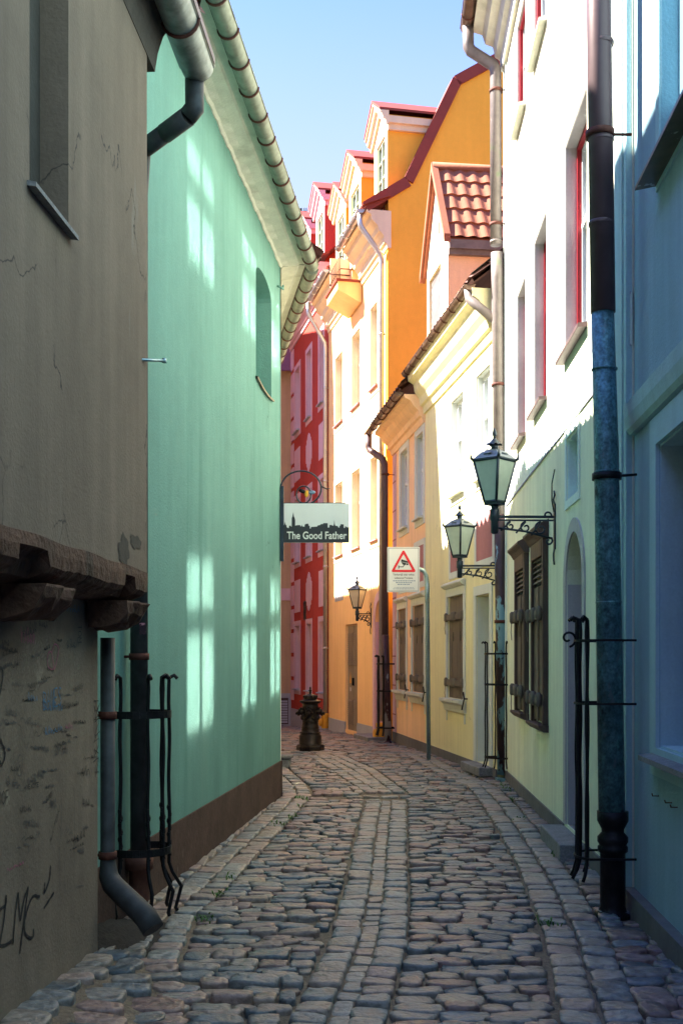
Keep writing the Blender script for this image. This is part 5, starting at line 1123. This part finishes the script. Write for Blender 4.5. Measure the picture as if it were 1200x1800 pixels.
M['cobble'] = tone_mat("field stone", [(0, (.065, .087, .10)), (.28, (.135, .155, .165)), (.55, (.24, .205, .17)), (.75, (.265, .185, .16)), (.9, (.18, .11, .095)), (1, (.30, .25, .195))], .44)
M['sett'] = tone_mat("granite sett", [(0, (.155, .17, .17)), (.4, (.235, .235, .22)), (.7, (.285, .245, .20)), (1, (.265, .19, .165))], .48)
class Stones:
    def __init__(s): s.v, s.f, s.t = [], [], []
    def add(s, cx, cy, w_, d_, h, rot, p=2.6, n=16, jit=.07, sink=.05, flat=.6):
        o = len(s.v); tone = random.random(); c, q = math.cos(rot), math.sin(rot); z0 = Zg(cx, cy); jr = [1+random.uniform(-jit, jit) for _ in range(n)]
        tx, ty = random.uniform(-.07, .07), random.uniform(-.07, .07)
        for (sc_, z) in ((1.01, -sink), (1.0, .0), (.992, h*.6), (.955, h*.92), (flat, h)):
            for j in range(n):
                a = 2*math.pi*j/n + .26; ca, sa = math.cos(a), math.sin(a); dz = random.uniform(-.12, .12)*h if z > h*.7 else 0
                x = w_/2*math.copysign(abs(ca)**(2/p), ca)*sc_*jr[j]; y = d_/2*math.copysign(abs(sa)**(2/p), sa)*sc_*jr[j]
                s.v.append((cx+c*x-q*y, cy+q*x+c*y, z0+z+dz+(tx*x+ty*y)*(z > 0)))
        s.v.append((cx, cy, z0+h*1.0)); s.t += [tone]*(5*n+1)
        for i in range(4):
            for j in range(n): s.f.append((o+i*n+j, o+i*n+(j+1) % n, o+(i+1)*n+(j+1) % n, o+(i+1)*n+j))
        for j in range(n): s.f.append((o+4*n+j, o+4*n+(j+1) % n, o+5*n))
    def build(s, name, m, kind):
        me = bpy.data.meshes.new(name); me.from_pydata(s.v, [], s.f); a = me.attributes.new("tone", 'FLOAT', 'POINT'); a.data.foreach_set("value", s.t)
        me.polygons.foreach_set("use_smooth", [True]*len(s.f)); me.materials.append(m); me.update(); o = bpy.data.objects.new(name, me); COL.objects.link(o); return tag(o, kind=kind)
random.seed(3)
def C(*p): p = sorted(p); ya = [a for a, b in p]; xa_ = [b for a, b in p]; return lambda y: float(np.interp(y, ya, xa_))
cl = C((2, -.55), (3, -.42), (4, -.27), (5.06, -.134), (5.71, -.057), (6.24, 0), (6.81, .044), (8.14, .122), (9.9, .198), (12.6, .355))
cr_ = C((2, -.24), (3, -.12), (4, .0), (5.06, .121), (5.58, .187), (6.31, .274), (7.56, .359), (9.41, .456), (12.6, .635))
fl = C((13.6, .36), (16.4, -.08), (19, -.52)); fr_ = C((13.6, .69), (16.4, .41), (19.1, -.10))
ri = C((2, .72), (3.5, .88), (5.08, 1.06), (5.93, 1.17), (6.77, 1.275), (8.58, 1.43), (10.67, 1.55), (12.65, 1.64), (14.2, 1.66), (16, 1.40), (20, 1.1), (21.6, .72))
ro = lambda y: ri(y)+.185
li = C((2, -.75), (4, -.86), (5.5, -.93), (6.36, -.954), (7.0, -.99), (7.6, -.914), (8.36, -.836), (10.16, -.69), (12.65, -.48), (13.4, -.44), (14.2, -.50), (16, -.78), (19, -1.25))
lo = lambda y: li(y)-.175
def wallL(y): return -1.27-.06*(6-y) if y < 5.98 else (-1.215+.097*(y-8.1) if y < 13.3 else (-.71-.155*(y-13.3) if y < 20.8 else -1.87-.21*(y-20.8)))
def wallR(y): return 1.84+.055*(y-7) if y < 7.2 else (1.94+.04*(y-9.7) if y < 15 else (2.05-.125*(y-14.9) if y < 23.1 else .951-.21*(y-23.2)))
setts, cob = Stones(), Stones()
def strip(fn, y0, y1, w_, dmin, dmax, h, st=setts, jx=.008):
    y = y0
    while y < y1:
        d_ = random.uniform(dmin, dmax); yc = y+d_/2; m_ = (fn(yc+.2)-fn(yc-.2))/.4
        st.add(fn(yc)+random.uniform(-jx, jx), yc, w_*random.uniform(.92, 1.05), d_-.014, h*random.uniform(.8, 1.2), -math.atan(m_), p=5, jit=.035, flat=.72); y += d_
strip(cl, 2.2, 12.75, .168, .13, .24, .034); strip(cr_, 2.2, 12.75, .168, .13, .24, .034)
strip(lambda y: (cl(y)+cr_(y))/2, 2.2, 12.75, .098, .13, .22, .007)
for fn, w_ in ((fl, .15), (lambda y: fl(y)+.155, .14), (fr_, .15), (lambda y: fr_(y)-.155, .14)): strip(fn, 13.55, 18.9, w_, .13, .22, .026)
strip(ri, 2.2, 21.4, .172, .13, .26, .028); strip(ro, 2.2, 21.4, .172, .13, .26, .028)
strip(li, 5.9, 18.5, .165, .16, .30, .022); strip(lo, 5.9, 18.5, .165, .16, .30, .022)
x = .05
while x < 1.5: d_ = random.uniform(.14, .24); setts.add(x+d_/2, 13.15+.03*x, d_-.012, .12, .026, 0, p=4, jit=.04, flat=.72); x += d_
def field(xl, xr, y0, y1, dmin=.085, dmax=.145, wmin=.11, wmax=.27, h=.030):
    y = y0; 
    while y < y1:
        d_ = random.uniform(dmin, dmax); a, b = xl(y), xr(y); x = a; ph = random.uniform(0, 6)
        tilt = .05*math.sin(y*1.7)+random.uniform(-.03, .03)
        while x < b-.05:
            w_ = min(random.uniform(wmin, wmax), b-x)
            if w_ < .07: break
            yy = y+d_/2+tilt*(x-(a+b)/2)+.018*math.sin(x*5+ph)+random.uniform(-.015, .015)
            if random.random() < .965: cob.add(x+w_/2, yy, w_-.004, d_*random.uniform(.92, 1.16), h*random.uniform(.45, 1.35), random.uniform(-.10, .10)+tilt, p=random.uniform(2.4, 3.8), jit=.10, flat=random.uniform(.6, .8))
            x += w_
        y += d_
g = .10
field(lambda y: li(y)+g if y > 5.9 else wallL(y)+.45, lambda y: cl(y)-g, 2.2, 12.9)
field(lambda y: cr_(y)+g, lambda y: ri(y)-g, 2.2, 12.95)
field(lambda y: ro(y)+g, lambda y: wallR(y)+.05, 2.2, 15, .12, .19, .12, .26, .035)
field(lambda y: li(y)+g, lambda y: min(ri(y)-g, fl(y)-g), 13.3, 19, .11, .18)
field(lambda y: fr_(y)+g, lambda y: ri(y)-g, 13.3, 19, .11, .18)
field(lambda y: ro(y)+g, lambda y: wallR(y)+.05, 15, 21.5, .12, .2, .16, .3, .03)
field(lambda y: max(wallL(y), -2.4), lambda y: (ri(y)-g if y < 21.4 else wallR(y)), 18.9, 30, .14, .22, .2, .36, .035)
field(lambda y: max(wallL(y), -4), lambda y: wallR(y), 30, 36, .2, .3, .3, .5, .03)
field(lambda y: lo(y)-.4, lambda y: lo(y)-.09, 13.6, 18.9, .14, .2, .16, .3, .03)
# larger flat stones by the grey house and the earth heap under the spout
big_ = Stones(); y = 2.0
while y < 5.9:
    d_ = random.uniform(.13, .22); x = wallL(y)-.03
    while x < wallL(y)+.46:
        w_ = random.uniform(.14, .28); big_.add(x+w_/2, y+d_/2+random.uniform(-.02, .02), w_-.012, d_-.01, .020*random.uniform(.7, 1.3), random.uniform(-.15, .15), p=3.2, jit=.08, flat=.72); x += w_
    y += d_
y = 5.9
while y < 12.6: d_ = random.uniform(.2, .34); setts.add((wallL(y)+lo(y)-.085)/2, y+d_/2, max(.06, lo(y)-.09-wallL(y)), d_-.02, .02, 0, p=5, jit=.05, flat=.75); y += d_
setts.build("sett_paving", M['sett'], "structure"); cob.build("cobble_paving", M['cobble'], "structure"); big_.build("flagstone_paving", M['cobble'], "structure")
mb = MB(); n = 14                                   # earth heap
for i in range(n):
    for j in range(n):
        u, v = i/(n-1), j/(n-1); x = -1.46+.56*u; y = 5.85+1.2*v; e = math.sin(math.pi*min(1, u*.5+.5))*math.sin(math.pi*v)
        mb.v.append((x, y, Zg(x, y)-.02+.10*e+.012*math.sin(i*2.3+j*1.7)))
mb.f = [(j*n+i, j*n+i+1, (j+1)*n+i+1, (j+1)*n+i) for j in range(n-1) for i in range(n-1)]; mb.sm = [True]*len(mb.f); tag(mb.build("earth_heap", M['soil']), kind="structure")
# weeds in the joints
mb = MB(); random.seed(21)
spots = [(-.44, 12.2), (-.40, 12.9), (-.47, 11.4), (-.5, 13.0), (-.83, 6.9), (-.80, 8.2), (1.78, 11.3), (2.02, 13.6), (2.0, 13.9), (1.93, 12.8), (1.23, 6.8), (2.03, 14.3), (-.6, 10.9), (1.75, 9.2), (-.8, 7.6)]
for (x, y) in spots:
    for k_ in range(random.randint(10, 22)):
        px_, py_ = x+random.gauss(0, .03), y+random.gauss(0, .06); a = random.uniform(0, 6.28); l_ = random.uniform(.02, .055); w_ = .006; z = Zg(px_, py_)+.01
        d = Vector((math.cos(a), math.sin(a), 0)); e = Vector((-d.y, d.x, 0)); b0_ = Vector((px_, py_, z)); m_ = b0_+d*l_*.5+Vector((0, 0, l_*.8)); tp = b0_+d*l_*1.3+Vector((0, 0, l_*.9))
        mb.add([b0_-e*w_*.5, b0_+e*w_*.5, m_+e*w_, m_-e*w_, tp], [(0, 1, 2, 3), (3, 2, 4)])
tag(mb.build("weeds", M['weed']), kind="stuff")
